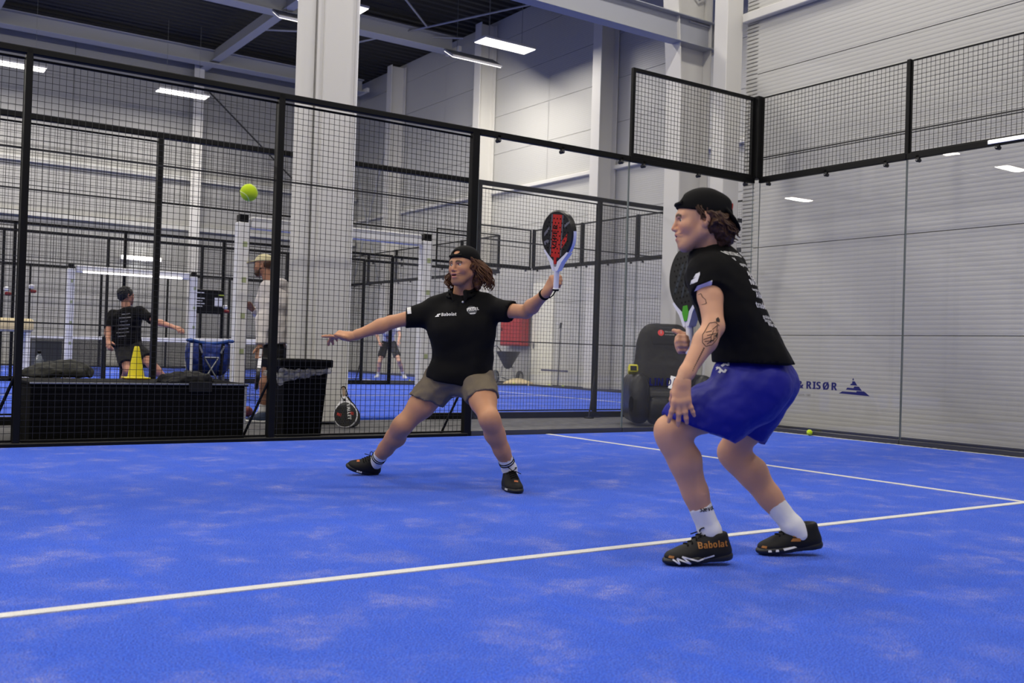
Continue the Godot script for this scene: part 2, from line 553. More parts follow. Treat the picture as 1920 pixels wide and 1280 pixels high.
func materials():
	M.black = mat(Color(0.045, 0.046, 0.047), 0.45, 0.0, 0.3)
	M.wire = mat(Color(0.06, 0.06, 0.065), 0.5)
	M.white = mat(Color(0.86, 0.86, 0.86), 0.5)
	M.steel_paint = mat(Color(0.80, 0.795, 0.775), 0.55)
	M.beam = mat(Color(0.62, 0.63, 0.66), 0.55)
	M.alu = mat(Color(0.6, 0.61, 0.62), 0.38, 0.7)
	M.bolt = mat(Color(0.55, 0.56, 0.57), 0.3, 0.8)
	M.panel = mat(Color(0.70, 0.70, 0.685), 0.42)
	M.panel_end = mat(Color(0.60, 0.60, 0.59), 0.45)
	M.panel_smooth = mat(Color(0.72, 0.715, 0.705), 0.5)
	M.deck = mat(Color(0.10, 0.10, 0.105), 0.6)
	M.floor = mat(Color(0.3, 0.3, 0.31), 0.75)
	grain(M.floor, Color(0.24, 0.24, 0.25), Color(0.33, 0.33, 0.34), 0.02, 0.5, 4)
	M.line = mat(Color(0.9, 0.9, 0.88), 0.9, 0, 0.2)
	grain(M.line, Color(0.82, 0.82, 0.82), Color(0.94, 0.94, 0.92), 0.2, 2.0, 9, 0.5)
	M.glass = mat(Color(1, 1, 1, 0.02), 0.0, 0.0, 0.36)
	M.glass.transparency = BaseMaterial3D.TRANSPARENCY_ALPHA
	M.glass_side = mat(Color(1, 1, 1, 0.015), 0.0, 0.0, 0.2)
	M.glass_side.transparency = BaseMaterial3D.TRANSPARENCY_ALPHA
	M.glass_edge = mat(Color(0.42, 0.46, 0.45), 0.3)
	M.lamp_case = mat(Color(0.75, 0.75, 0.75), 0.5)
	M.lamp = mat(Color(1, 1, 1), 0.5)
	M.lamp.emission_enabled = true; M.lamp.emission = Color(1.0, 0.97, 0.93); M.lamp.emission_energy_multiplier = LAMP_GLOW
	M.navy = mat(Color(0.02, 0.05, 0.36), 0.6)
	M.rubber = mat(Color(0.035, 0.035, 0.038), 0.6)
	# turf: fibre grain, then sand that lies in thin patches
	var t := mat(Color.WHITE, 0.95, 0.0, 0.15)
	grain(t, Color(0.045, 0.20, 0.71), Color(0.25, 0.47, 0.97), 0.30, 0.9, 21, 1.2)
	t.uv1_scale = Vector3.ONE * 0.9
	t.rim_enabled = true; t.rim = 0.25; t.rim_tint = 0.8
	t.detail_enabled = true; t.detail_blend_mode = BaseMaterial3D.BLEND_MODE_MIX
	t.detail_uv_layer = BaseMaterial3D.DETAIL_UV_2
	t.uv2_triplanar = true; t.uv2_world_triplanar = true; t.uv2_scale = Vector3.ONE * 0.23
	var sand := NoiseTexture2D.new(); sand.width = 1024; sand.height = 1024; sand.seamless = true
	var f := FastNoiseLite.new(); f.seed = 33; f.frequency = 0.011; f.fractal_octaves = 6; f.fractal_gain = 0.62; f.domain_warp_enabled = true; f.domain_warp_amplitude = 40
	sand.noise = f
	var g := Gradient.new()
	g.offsets = PackedFloat32Array([0.0, 0.45, 0.66, 0.9])
	g.colors = PackedColorArray([Color(0.7, 0.74, 0.88, 0.08), Color(0.7, 0.74, 0.88, 0.22), Color(0.8, 0.78, 0.8, 0.5), Color(0.9, 0.85, 0.78, 1.0)])
	sand.color_ramp = g
	t.detail_albedo = sand
	var mk := NoiseTexture2D.new(); mk.width = 1024; mk.height = 1024; mk.seamless = true
	var f2 := FastNoiseLite.new(); f2.seed = 5; f2.frequency = 0.28; f2.fractal_octaves = 3
	mk.noise = f2
	var g2 := Gradient.new(); g2.offsets = PackedFloat32Array([0.56, 0.68]); g2.colors = PackedColorArray([Color(0, 0, 0), Color(1, 1, 1)])
	mk.color_ramp = g2
	t.detail_mask = mk
	M.turf = t

func ribbed(mb: MB, along: Vector3, length: float, org: Vector3, up_h: float, face: Vector3, depth := 0.06, pitch := 0.052, rib := 0.0035):
	# a wall panel of sheet steel with shallow ribs that run along it; its edges turn in at the joints
	var pts := []     # (height, depth out of the wall)
	var nr := int(up_h / pitch)
	var p := (up_h - 0.012) / nr
	pts.append(Vector2(0.004, -0.02)); pts.append(Vector2(0.006, 0.0))
	for i in nr:
		var y := 0.006 + p * i
		pts.append(Vector2(y + p * 0.3, 0.0)); pts.append(Vector2(y + p * 0.42, rib)); pts.append(Vector2(y + p * 0.88, rib)); pts.append(Vector2(y + p, 0.0))
	pts.append(Vector2(up_h - 0.004, -0.02))
	var flip := along.cross(Vector3.UP).dot(face) < 0
	for i in pts.size() - 1:
		var a: Vector3 = org + Vector3.UP * pts[i].x + face * pts[i].y
		var b: Vector3 = org + Vector3.UP * pts[i + 1].x + face * pts[i + 1].y
		var e := along * length
		if flip: mb.quad(a + e, a, b, b + e)
		else: mb.quad(a, a + e, b + e, b)
	mb.box(org + along * length * 0.5 + Vector3.UP * up_h * 0.5 - face * (0.021 + depth * 0.5), (along * length).abs() + Vector3.UP * (up_h - 0.004) + face.abs() * depth)

func panel_wall(called: String, label: String, along: Vector3, breaks: Array, org: Vector3, face: Vector3, y0: float, ph: float, top: float, m: Material, rib: float):
	# org lies on the inner face of the wall, breaks are places along it
	var b := MB.new()
	var l: float = breaks[-1] - breaks[0]
	b.box(org + along * (breaks[0] + l * 0.5) + Vector3.UP * (top * 0.5) - face * 0.19, (along * l).abs() + Vector3.UP * top + face.abs() * 0.2)
	var w := struct_(called, b, m, label)
	for i in breaks.size() - 1:
		var y := y0 - ph
		while y < top - 0.1:
			var lo := maxf(y, 0.0)
			var mb := MB.new()
			ribbed(mb, along, breaks[i + 1] - breaks[i] - 0.012, org + along * (breaks[i] + 0.006) + Vector3.UP * lo, minf(y + ph, top) - lo, face, 0.06, 0.052, rib)
			obj("wall_panel", mb, m, w)
			y += ph

func lamp(x: float, y: float, z: float, tilt: float, power := 1.0):
	# hanging light panel, its length along x, turned about its length by tilt degrees
	var t := thing("pendant_lamp", "", "lamp", Vector3(x, y, z), "white light panels hung on wires from the roof")
	var tf := Basis(Vector3.RIGHT, deg_to_rad(tilt))
	var o := Vector3(x, y, z)
	var b := MB.new()
	b.bbox(o + tf * Vector3(0, 0.035, 0), Vector3(1.55, 0.06, 0.54), 0.012, tf)
	obj("housing", b, M.lamp_case, t)
	b = MB.new()
	b.box(o + tf * Vector3(0, 0.0, 0), Vector3(1.5, 0.012, 0.5), tf)
	obj("diffuser", b, M.lamp, t)
	b = MB.new()
	for s in [-0.5, 0.5]:
		b.cyl(o + Vector3(s, 0.06, 0), Vector3(x + s, 10.8, z), 0.006, 0.006, 5)
	obj("hanging_wire", b, M.alu, t)
	if power > 0.0:
		var l := AreaLight3D.new()
		l.name = "panel_light"
		l.area_size = Vector2(1.5, 0.5)
		l.light_color = Color(1.0, 0.972, 0.93); l.light_energy = LAMP_POWER * power; l.shadow_enabled = true
		l.area_range = 60.0; l.area_attenuation = 2.0
		t.add_child(l)
		l.position = tf * Vector3(0, -0.012, 0)
		l.basis = tf * Basis(Vector3.RIGHT, -PI / 2)
	return t

func hall():
	var b := MB.new()
	b.box(Vector3(-14.5, -0.13, -7), Vector3(45, 0.2, 40))
	struct_("floor", b, M.floor, "dark grey smooth floor of the hall around the blue courts")
	# corrugated roof deck
	b = MB.new()
	var z := -27.0
	var y0 := 10.75
	while z < 13.0:
		var xs := [-37.0, 8.0]
		var pf := [[0.0, 0.0], [0.14, 0.0], [0.19, 0.09], [0.31, 0.09], [0.36, 0.0]]
		for i in 4:
			b.quad(Vector3(xs[0], y0 + pf[i][1], z + pf[i][0]), Vector3(xs[1], y0 + pf[i][1], z + pf[i][0]), Vector3(xs[1], y0 + pf[i + 1][1], z + pf[i + 1][0]), Vector3(xs[0], y0 + pf[i + 1][1], z + pf[i + 1][0]))
		z += 0.36
	b.box(Vector3(-14.5, y0 + 0.3, -7), Vector3(45, 0.2, 40))
	struct_("ceiling", b, M.deck, "dark corrugated steel roof deck high over the courts")
	# walls: the near one on the right, the far one behind the second court, the end wall, and those out of sight
	panel_wall("wall_right", "grey ribbed sheet steel wall close behind the back glass of the court", Vector3.BACK, [-0.95, 5.05, 11.05, 13.0], Vector3(0.8, 0, 0), Vector3.LEFT, 1.16, 1.147, 10.75, M.panel, 0.0014)
	panel_wall("wall_far", "tall grey panel wall behind the second court with steel columns", Vector3.BACK, [-26.0, -22.45, -19.6, -16.75, -13.9, -11.1, -8.3, -5.5, -0.95], Vector3(7.0, 0, 0), Vector3.LEFT, 1.12, 1.12, 10.75, M.panel, 0.0012)
	panel_wall("wall_end", "grey ribbed end wall of the hall beyond the last court", Vector3.RIGHT, [-36.0, -30, -24, -18, -12.3, -6.6, -3.0, 0.9, 7.0], Vector3(0, 0, -26.0), Vector3.BACK, 1.15, 1.15, 10.75, M.panel_end, 0.002)
	b = MB.new(); b.box(Vector3(3.95, 5.3, -0.95 + 0.1), Vector3(6.3, 10.6, 0.2))
	struct_("wall_return", b, M.panel_smooth, "plain grey return wall at the corner of the hall")
	b = MB.new(); b.box(Vector3(-36.1, 5.3, -7), Vector3(0.2, 10.6, 40))
	struct_("wall_left", b, M.panel_smooth, "plain grey wall at the far left end of the hall")
	b = MB.new(); b.box(Vector3(-14.5, 5.3, 13.1), Vector3(44, 10.6, 0.2))
	struct_("wall_back", b, M.panel_smooth, "plain grey wall on the camera side of the hall")
	# column at the corner, in two sections, and the beam that meets it
	b = MB.new()
	b.bbox(Vector3(0.62, 5.3, -1.12), Vector3(0.3, 10.6, 0.24), 0.008)
	tag(obj("steel_column", b, M.steel_paint, self, Vector3(0.62, 0, -1.12)), "narrow white steel column against the end of the ribbed wall, above the court corner", "column")
	var t := thing("steel_column", "broad white I-section column that the roof beam runs into, left of the narrow column", "column", Vector3(0.9, 0, -2.0))
	b = MB.new()
	b.prism(PackedVector2Array([Vector2(0.53, 0), Vector2(1.02, 0), Vector2(1.02, 10.6), Vector2(0.18, 10.6), Vector2(0.40, 5.8), Vector2(0.5, 4.6)]), -2.02, -1.99)
	obj("web", b, M.steel_paint, t)
	b = MB.new()
	b.bbox(Vector3(1.04, 5.3, -2.0), Vector3(0.03, 10.6, 0.3), 0.004)
	obj("flange", b, M.steel_paint, t)
	b = MB.new()
	b.bar(Vector3(0.52, 0, -2.0), Vector3(0.49, 4.6, -2.0), 0.02, 0.3); b.bar(Vector3(0.49, 4.6, -2.0), Vector3(0.39, 5.8, -2.0), 0.02, 0.3); b.bar(Vector3(0.39, 5.8, -2.0), Vector3(0.17, 10.6, -2.0), 0.02, 0.3)
	obj("flange", b, M.steel_paint, t)
	b = MB.new(); b.bbox(Vector3(0.83, 5.56, -1.93), Vector3(0.4, 0.02, 0.12), 0.003)
	obj("stiffener", b, M.beam, t)
	t = thing("roof_beam", "pale grey I-beam crossing the top of the view to the corner column", "beam", Vector3(-5, 5.22, -1.9))
	b = MB.new(); b.box(Vector3(-9.45, 5.41, -1.9), Vector3(21.2, 0.36, 0.012)); obj("web", b, M.beam, t)
	b = MB.new(); b.bbox(Vector3(-9.45, 5.23, -1.9), Vector3(21.2, 0.016, 0.2), 0.003); obj("flange", b, M.beam, t)
	b = MB.new(); b.bbox(Vector3(-9.45, 5.6, -1.9), Vector3(21.2, 0.016, 0.2), 0.003); obj("flange", b, M.beam, t)
	b = MB.new(); b.bbox(Vector3(1.14, 5.41, -1.9), Vector3(0.025, 0.46, 0.24), 0.003); obj("end_plate", b, M.steel_paint, t)
	b = MB.new(); b.bbox(Vector3(0.74, 5.37, 5.0), Vector3(0.09, 0.12, 11.9), 0.01)
	tag(obj("wall_rail", b, M.steel_paint, self, Vector3(0.74, 5.31, 5.0)), "white horizontal steel rail along the top of the ribbed wall right of the corner column", "rail")
	b = MB.new(); b.tube(PackedVector3Array([Vector3(0.45, 8.0, -1.93), Vector3(0.62, 6.3, -1.93), Vector3(0.74, 6.02, -1.93), Vector3(0.86, 5.93, -1.93), Vector3(0.98, 6.0, -1.93)]), 0.016, 8)
	tag(obj("cable", b, M.beam, self, Vector3(0.9, 5.93, -1.93)), "grey cable looping down the face of the broad corner column", "cable")
	# column in the walk between the courts, with its rain pipe
	t = thing("steel_column", "tall white boxed column standing behind the fence left of the player with arms spread", "column", Vector3(-4.62, 0, -2.15))
	b = MB.new(); b.bbox(Vector3(-4.6, 3.4, -2.15), Vector3(0.38, 6.8, 0.36), 0.01); b.bbox(Vector3(-4.6, 8.71, -2.15), Vector3(0.38, 3.8, 0.36), 0.01)
	obj("shaft", b, M.steel_paint, t)
	b = MB.new(); b.bbox(Vector3(-4.405, 5.3, -2.1), Vector3(0.016, 10.6, 0.36), 0.003)
	obj("edge_strip", b, M.white, t)
	b = MB.new(); b.box(Vector3(-4.82, 5.3, -2.06), Vector3(0.07, 10.6, 0.1))
	obj("cover_strip", b, M.steel_paint, t)
	b = MB.new(); b.cyl(Vector3(-4.96, -0.03, -2.08), Vector3(-4.96, 10.6, -2.08), 0.1, 0.1, 24)
	tag(obj("rain_pipe", b, M.steel_paint, self, Vector3(-4.96, 0, -2.08)), "thick round white pipe running up the left side of the boxed column", "pipe")
	b = MB.new(); b.bbox(Vector3(-4.60, 1.9, -1.955), Vector3(0.3, 0.1, 0.02), 0.004)
	# roof beams and purlins
	var zz := [-24.4, -18.1, -11.8, -5.5, 0.8]
	var bl := ["farthest pale roof beam, above the end wall", "second pale roof beam from the end wall, passing behind the boxed column", "third pale roof beam from the end wall", "roof beam above the walk between the courts", "roof beam above the middle of the court"]
	for i in 5:
		t = thing("roof_beam", bl[i], "beam", Vector3(-14, 9.98, zz[i]))
		b = MB.new(); b.box(Vector3(-14.8, 10.22, zz[i]), Vector3(42.2, 0.42, 0.04)); obj("web", b, M.beam, t)
		b = MB.new(); b.box(Vector3(-14.8, 10.0, zz[i]), Vector3(42.2, 0.03, 0.5)); obj("flange", b, M.beam, t)
		b = MB.new(); b.box(Vector3(-14.8, 10.44, zz[i]), Vector3(42.2, 0.03, 0.4)); obj("flange", b, M.beam, t)
		b = MB.new(); b.box(Vector3(6.36, 10.06, zz[i]), Vector3(0.1, 0.14, 0.8)); obj("end_plate", b, M.steel_paint, t)
	var ln := ["dark grey roof girder running away from the camera left of the boxed column", "dark grey roof girder at the far left, cut by the edge of the picture", "dark grey roof girder farther along the hall", "dark grey roof girder near the left wall"]
	for i in 4:
		var x := 0.95 - 6.6 * i
		t = thing("roof_girder", ln[i], "girder", Vector3(x, 10.0, -13))
		b = MB.new(); b.box(Vector3(x, 10.3, -6.6), Vector3(0.03, 0.4, 38)); obj("web", b, M.beam, t)
		b = MB.new(); b.box(Vector3(x, 10.1, -6.6), Vector3(0.28, 0.03, 38)); obj("flange", b, M.beam, t)
	var br := [[Vector3(-0.2, 10.3, -12.0), Vector3(4.9, 10.3, -17.2)], [Vector3(-0.6, 10.35, -14.4), Vector3(6.4, 10.35, -11.2)], [Vector3(1.0, 10.35, -21.0), Vector3(6.4, 10.35, -17.6)], [Vector3(1.2, 10.3, -17.8), Vector3(5.6, 10.3, -23.6)], [Vector3(3.3, 10.35, -22.2), Vector3(6.6, 10.35, -13)]]
	for i in br.size():
		b = MB.new(); b.cyl(br[i][0], br[i][1], 0.03, 0.03, 8)
		tag(obj("roof_brace", b, M.beam, self, br[i][0]), ["thin steel brace under the roof deck right of the boxed column, meeting the pale beam", "long thin brace under the roof deck at the top of the view", "thin steel brace behind the second roof beam by the far wall", "thin brace crossing the bay beside the end wall", "thin brace that runs along the eave of the far wall"][i], "brace")
	# columns and rails on the far wall
	var cz := [-11.1, -16.75, -22.45, -5.5]
	var cl := ["dark sided steel column on the far wall, right of the big hanging lamp", "steel column on the far wall left of the big hanging lamp", "steel column on the far wall beside the crossed bracing", "steel column on the far wall behind the corner column"]
	for i in 4:
		t = thing("wall_column", cl[i], "column", Vector3(6.7, 0, cz[i]))
		b = MB.new(); b.box(Vector3(6.7, 5.3, cz[i]), Vector3(0.5, 10.6, 0.02)); obj("web", b, M.steel_paint, t)
		b = MB.new(); b.bbox(Vector3(6.42, 5.3, cz[i]), Vector3(0.03, 10.6, 0.34), 0.004); obj("flange", b, M.steel_paint, t)
		b = MB.new(); b.bbox(Vector3(6.96, 5.3, cz[i]), Vector3(0.03, 10.6, 0.34), 0.004); obj("flange", b, M.steel_paint, t)
	var rz := [[-25.9, -22.65], [-22.25, -16.95], [-16.55, -11.3], [-10.9, -5.7]]
	for i in 4:
		b = MB.new(); b.bbox(Vector3(6.93, 5.56, (rz[i][0] + rz[i][1]) / 2), Vector3(0.14, 0.1, rz[i][1] - rz[i][0]), 0.01)
		tag(obj("wall_rail", b, M.steel_paint, self, Vector3(6.93, 5.5, (rz[i][0] + rz[i][1]) / 2)), ["white rail on the far wall behind the crossed bracing", "white rail on the far wall between the second and third column", "white rail on the far wall under the big hanging lamp", "white rail on the far wall behind the corner column"][i], "rail")
	for s in [0, 1]:
		b = MB.new()
		b.cyl(Vector3(6.6, 2.0, -25.8 + 3.2 * s), Vector3(6.6, 8.6, -22.6 - 3.2 * s), 0.025, 0.025, 8)
		tag(obj("wall_brace", b, M.beam, self, Vector3(6.6, 2.0, -25.8 + 3.2 * s)), ["thin brace rod rising to the right in the crossed bracing on the far wall", "thin brace rod rising to the left in the crossed bracing on the far wall"][s], "brace")
	# columns and rails on the end wall
	for i in 5:
		var x := [0.8, -6.7, -12.4, -18.1, -24][i] as float
		t = thing("wall_column", ["bright steel column on the end wall under the end of a lamp", "second bright steel column on the end wall, at the left edge", "third steel column on the end wall", "fourth steel column on the end wall", "fifth steel column on the end wall"][i], "column", Vector3(x, 0, -25.7))
		b = MB.new(); b.box(Vector3(x, 5.3, -25.72), Vector3(0.02, 10.6, 0.5)); obj("web", b, M.steel_paint, t)
		b = MB.new(); b.bbox(Vector3(x, 5.3, -25.45), Vector3(0.34, 10.6, 0.03), 0.004); obj("flange", b, M.steel_paint, t)
	for i in 2:
		b = MB.new(); b.bbox(Vector3(-14.5, [4.72, 6.4][i], -25.85), Vector3(42.8, 0.16, 0.12), 0.01)
		tag(obj("wall_rail", b, M.panel, self, Vector3(-14.5, 4.7, -25.9)), ["lower long rail across the end wall", "upper long rail across the end wall"][i], "rail")
	b = MB.new(); b.cyl(Vector3(1.2, 9.4, -25.6), Vector3(6.2, 5.2, -25.6), 0.03, 0.03, 8)
	tag(obj("wall_brace", b, M.deck, self, Vector3(1.2, 5, -25.6)), "dark diagonal brace rod on the end wall left of the boxed column", "brace")

func lamps():
	var n := 0
	for k in 9:
		for r in [[-23.06, 0.0, -0.4, 1.6], [-12.55, 0.0, 4.6, 1.35], [-14.05, 30.0, 4.58, 1.5], [-4.6, 0.0, 4.4, 1.3], [1.2, 0.0, -1.4, 1.4], [8.6, 0.0, -1.4, 1.45]]:
			var x: float = r[2] - 4.68 * k
			if x < -33: continue
			var t = lamp(x, 8.55, r[0], r[1], r[3])
			n += 1
			t.set_meta("label", lamp_label(x, r[0]))
	var t := thing("wall_light", "long glowing strip for a lamp reflection, at the end wall behind the running player", "lamp", Vector3(-0.8, 3.56, -25.7))  # lamp mirrored in court glass, built as an added glowing strip and light
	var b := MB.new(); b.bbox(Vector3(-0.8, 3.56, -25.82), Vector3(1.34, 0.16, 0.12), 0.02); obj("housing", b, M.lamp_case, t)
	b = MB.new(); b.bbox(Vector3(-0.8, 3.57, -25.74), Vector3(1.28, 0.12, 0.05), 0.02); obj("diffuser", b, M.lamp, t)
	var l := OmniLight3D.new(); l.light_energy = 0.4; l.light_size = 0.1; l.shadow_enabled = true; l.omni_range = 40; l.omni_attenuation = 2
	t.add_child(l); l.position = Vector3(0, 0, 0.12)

func lamp_label(x: float, z: float) -> String:
	if z == -12.55 and x > 2: return "big bright hanging light panel in front of the far wall, right of the boxed column"
	if z == -12.55 and x > -2.5 and x < 2: return "bright hanging light panel half hidden by the boxed column at the top of the view"
	if z == -14.05 and x > 2: return "slim tilted light panel seen edge on, left of the big bright one"
	if z == -14.05 and x > -2.5 and x < 2: return "slim tilted light panel seen edge on, left of the boxed column"
	if z == -23.06 and x > -2.5 and x < 0: return "bright hanging light panel above the bright end wall column, behind the fence"
	if z == -23.06 and x > -7 and x < -4: return "bright hanging light panel at the left edge of the picture, crossed by a fence post"
	return "white light panel hung on wires, out of the picture above the courts"

# ---- courts ----
func court(x0: float, x1: float, z0: float, z1: float, label: String):
	var t := thing("court_turf", label, "turf", Vector3((x0 + x1) / 2, -0.03, (z0 + z1) / 2))
	var b := MB.new(); b.box(Vector3((x0 + x1) / 2, -0.0149, (z0 + z1) / 2), Vector3(x1 - x0, 0.03, z1 - z0))
	obj("turf", b, M.turf, t)
	var zc := (z0 + z1) / 2
	for s in [0, 1]:
		var xl: float = [x1 - 3.03, x0 + 3.03][s]
		b = MB.new(); b.box(Vector3(xl, 0.001, zc), Vector3(0.05, 0.006, z1 - z0 - 0.02)); obj("service_line", b, M.line, t)
		var xm := (x0 + x1) / 2
		b = MB.new(); b.box(Vector3((xl + xm) / 2, 0.0012, zc), Vector3(absf(xm - xl), 0.006, 0.05)); obj("centre_line", b, M.line, t)

func wires(b: MB, org: Vector3, ax: Vector3, w: float, h: float, step := 0.05, r := 0.002):
	var nx := int(round(w / step)); var ny := int(round(h / step))
	var s := ax * r; var f := ax.cross(Vector3.UP) * r; var u := Vector3.UP * r
	for i in range(1, nx):
		var p := org + ax * (w * i / nx) + f * 1.4
		var q := p + Vector3.UP * h
		b.quad(p - s - f, p + s - f, q + s - f, q - s - f); b.quad(p + s + f, p - s + f, q - s + f, q + s + f)
		b.quad(p + s - f, p + s + f, q + s + f, q + s - f); b.quad(p - s + f, p - s - f, q - s - f, q - s + f)
	for i in range(1, ny):
		var p := org + Vector3.UP * (h * i / ny) - f * 1.4
		var q := p + ax * w
		b.quad(p - u - f, q - u - f, q + u - f, p + u - f); b.quad(q - u + f, p - u + f, p + u + f, q + u + f)
		b.quad(p + u - f, q + u - f, q + u + f, p + u + f); b.quad(p - u + f, q - u + f, q - u - f, p - u - f)

func mesh_panel(label: String, org: Vector3, ax: Vector3, w: float, h: float, seams: Array, group: String, frame := 0.03, wire_r := 0.0016):
	# a framed panel of welded wire mesh
	var t := thing("mesh_fence", label, "fence", org, group)
	var f := ax.cross(Vector3.UP)
	var dim := func(l: float, y: float, d: float) -> Vector3: return ax.abs() * l + Vector3.UP * y + f.abs() * d
	for s in [0, 1]:
		var b := MB.new(); b.bbox(org + ax * (frame / 2 + (w - frame) * s) + Vector3.UP * h / 2, dim.call(frame, h, frame), 0.003); obj("stile", b, M.black, t)
		b = MB.new(); b.bbox(org + ax * w / 2 + Vector3.UP * (frame / 2 + (h - frame) * s), dim.call(w - 2 * frame, frame, frame), 0.003); obj("rail", b, M.black, t)
	for y in seams:
		var b := MB.new(); b.box(org + ax * w / 2 + Vector3.UP * y, dim.call(w - 2 * frame, 0.014, 0.01)); obj("seam_wire", b, M.wire, t)
	var b := MB.new()
	wires(b, org + ax * frame + Vector3.UP * frame, ax, w - 2 * frame, h - 2 * frame, 0.05, wire_r)
	stuff(obj("wire_mesh", b, M.wire, t))
	return t

func post(label: String, at: Vector3, h: float, w: float, brace: Vector3, ax: Vector3, group := "fence posts"):
	var t := thing("fence_post", label, "post", at, group)
	var f := ax.cross(Vector3.UP)
	var b := MB.new(); b.bbox(at + Vector3.UP * h / 2, ax.abs() * w + Vector3.UP * h + f.abs() * 0.06, 0.006); obj("upright", b, M.black, t)
	b = MB.new(); b.bbox(at + Vector3.UP * 0.006, ax.abs() * (w + 0.06) + Vector3.UP * 0.012 + f.abs() * 0.16, 0.002); obj("foot_plate", b, M.black, t)
	if brace != Vector3.ZERO:
		b = MB.new(); b.cyl(at + Vector3.UP * 0.62, at + brace + Vector3.UP * 0.02, 0.012, 0.012, 8); obj("brace_rod", b, M.black, t)
		b = MB.new(); b.bbox(at + brace + Vector3.UP * 0.0, Vector3(0.1, 0.03, 0.1), 0.004); obj("brace_foot", b, M.black, t)
	return t

func glass_panel(label: String, org: Vector3, ax: Vector3, w: float, clamps: Array, inward: Vector3, rail := true):
	# pane 3 m high, with a rail on top and bolt clamps under it
	var t := thing("glass_wall", label, "glass wall", org, "")
	var b := MB.new(); b.box(org + ax * w / 2 + Vector3.UP * 1.5, ax.abs() * (w - 0.012) + Vector3.UP * 2.94 + inward.abs() * 0.012); obj("pane", b, M.glass if absf(ax.z) > 0.5 else M.glass_side, t)
	for s in [0, 1]:
		b = MB.new(); b.box(org + ax * (0.004 + (w - 0.008) * s) + Vector3.UP * 1.5, ax.abs() * 0.004 + Vector3.UP * 2.94 + inward.abs() * 0.012); obj("polished_edge", b, M.glass_edge, t)
	b = MB.new(); b.bbox(org + ax * w / 2 + Vector3.UP * 3.0, ax.abs() * w + Vector3.UP * 0.06 + inward.abs() * 0.05, 0.004); obj("top_rail", b, M.black, t)
	b = MB.new(); b.bbox(org + ax * w / 2 + Vector3.UP * 0.02, ax.abs() * w + Vector3.UP * 0.06 + inward.abs() * 0.04, 0.004); obj("base_profile", b, M.alu_dark, t)
	for c in clamps:
		var p: Vector3 = org + ax * c + Vector3.UP * 2.945 + inward * 0.03
		b = MB.new(); b.cyl(p - inward * 0.05, p + inward * 0.0, 0.02, 0.02, 16); b.cyl(p + inward * 0.0, p + inward * 0.007, 0.02, 0.013, 16); b.bbox(p + Vector3.UP * 0.03 - inward * 0.02, ax.abs() * 0.04 + Vector3.UP * 0.05 + inward.abs() * 0.03, 0.003)
		var k := obj("glass_clamp", b, M.rubber, t)
		b = MB.new(); b.cyl(p + inward * 0.006, p + inward * 0.011, 0.008, 0.007, 10)
		obj("bolt", b, M.bolt, k)
	return t

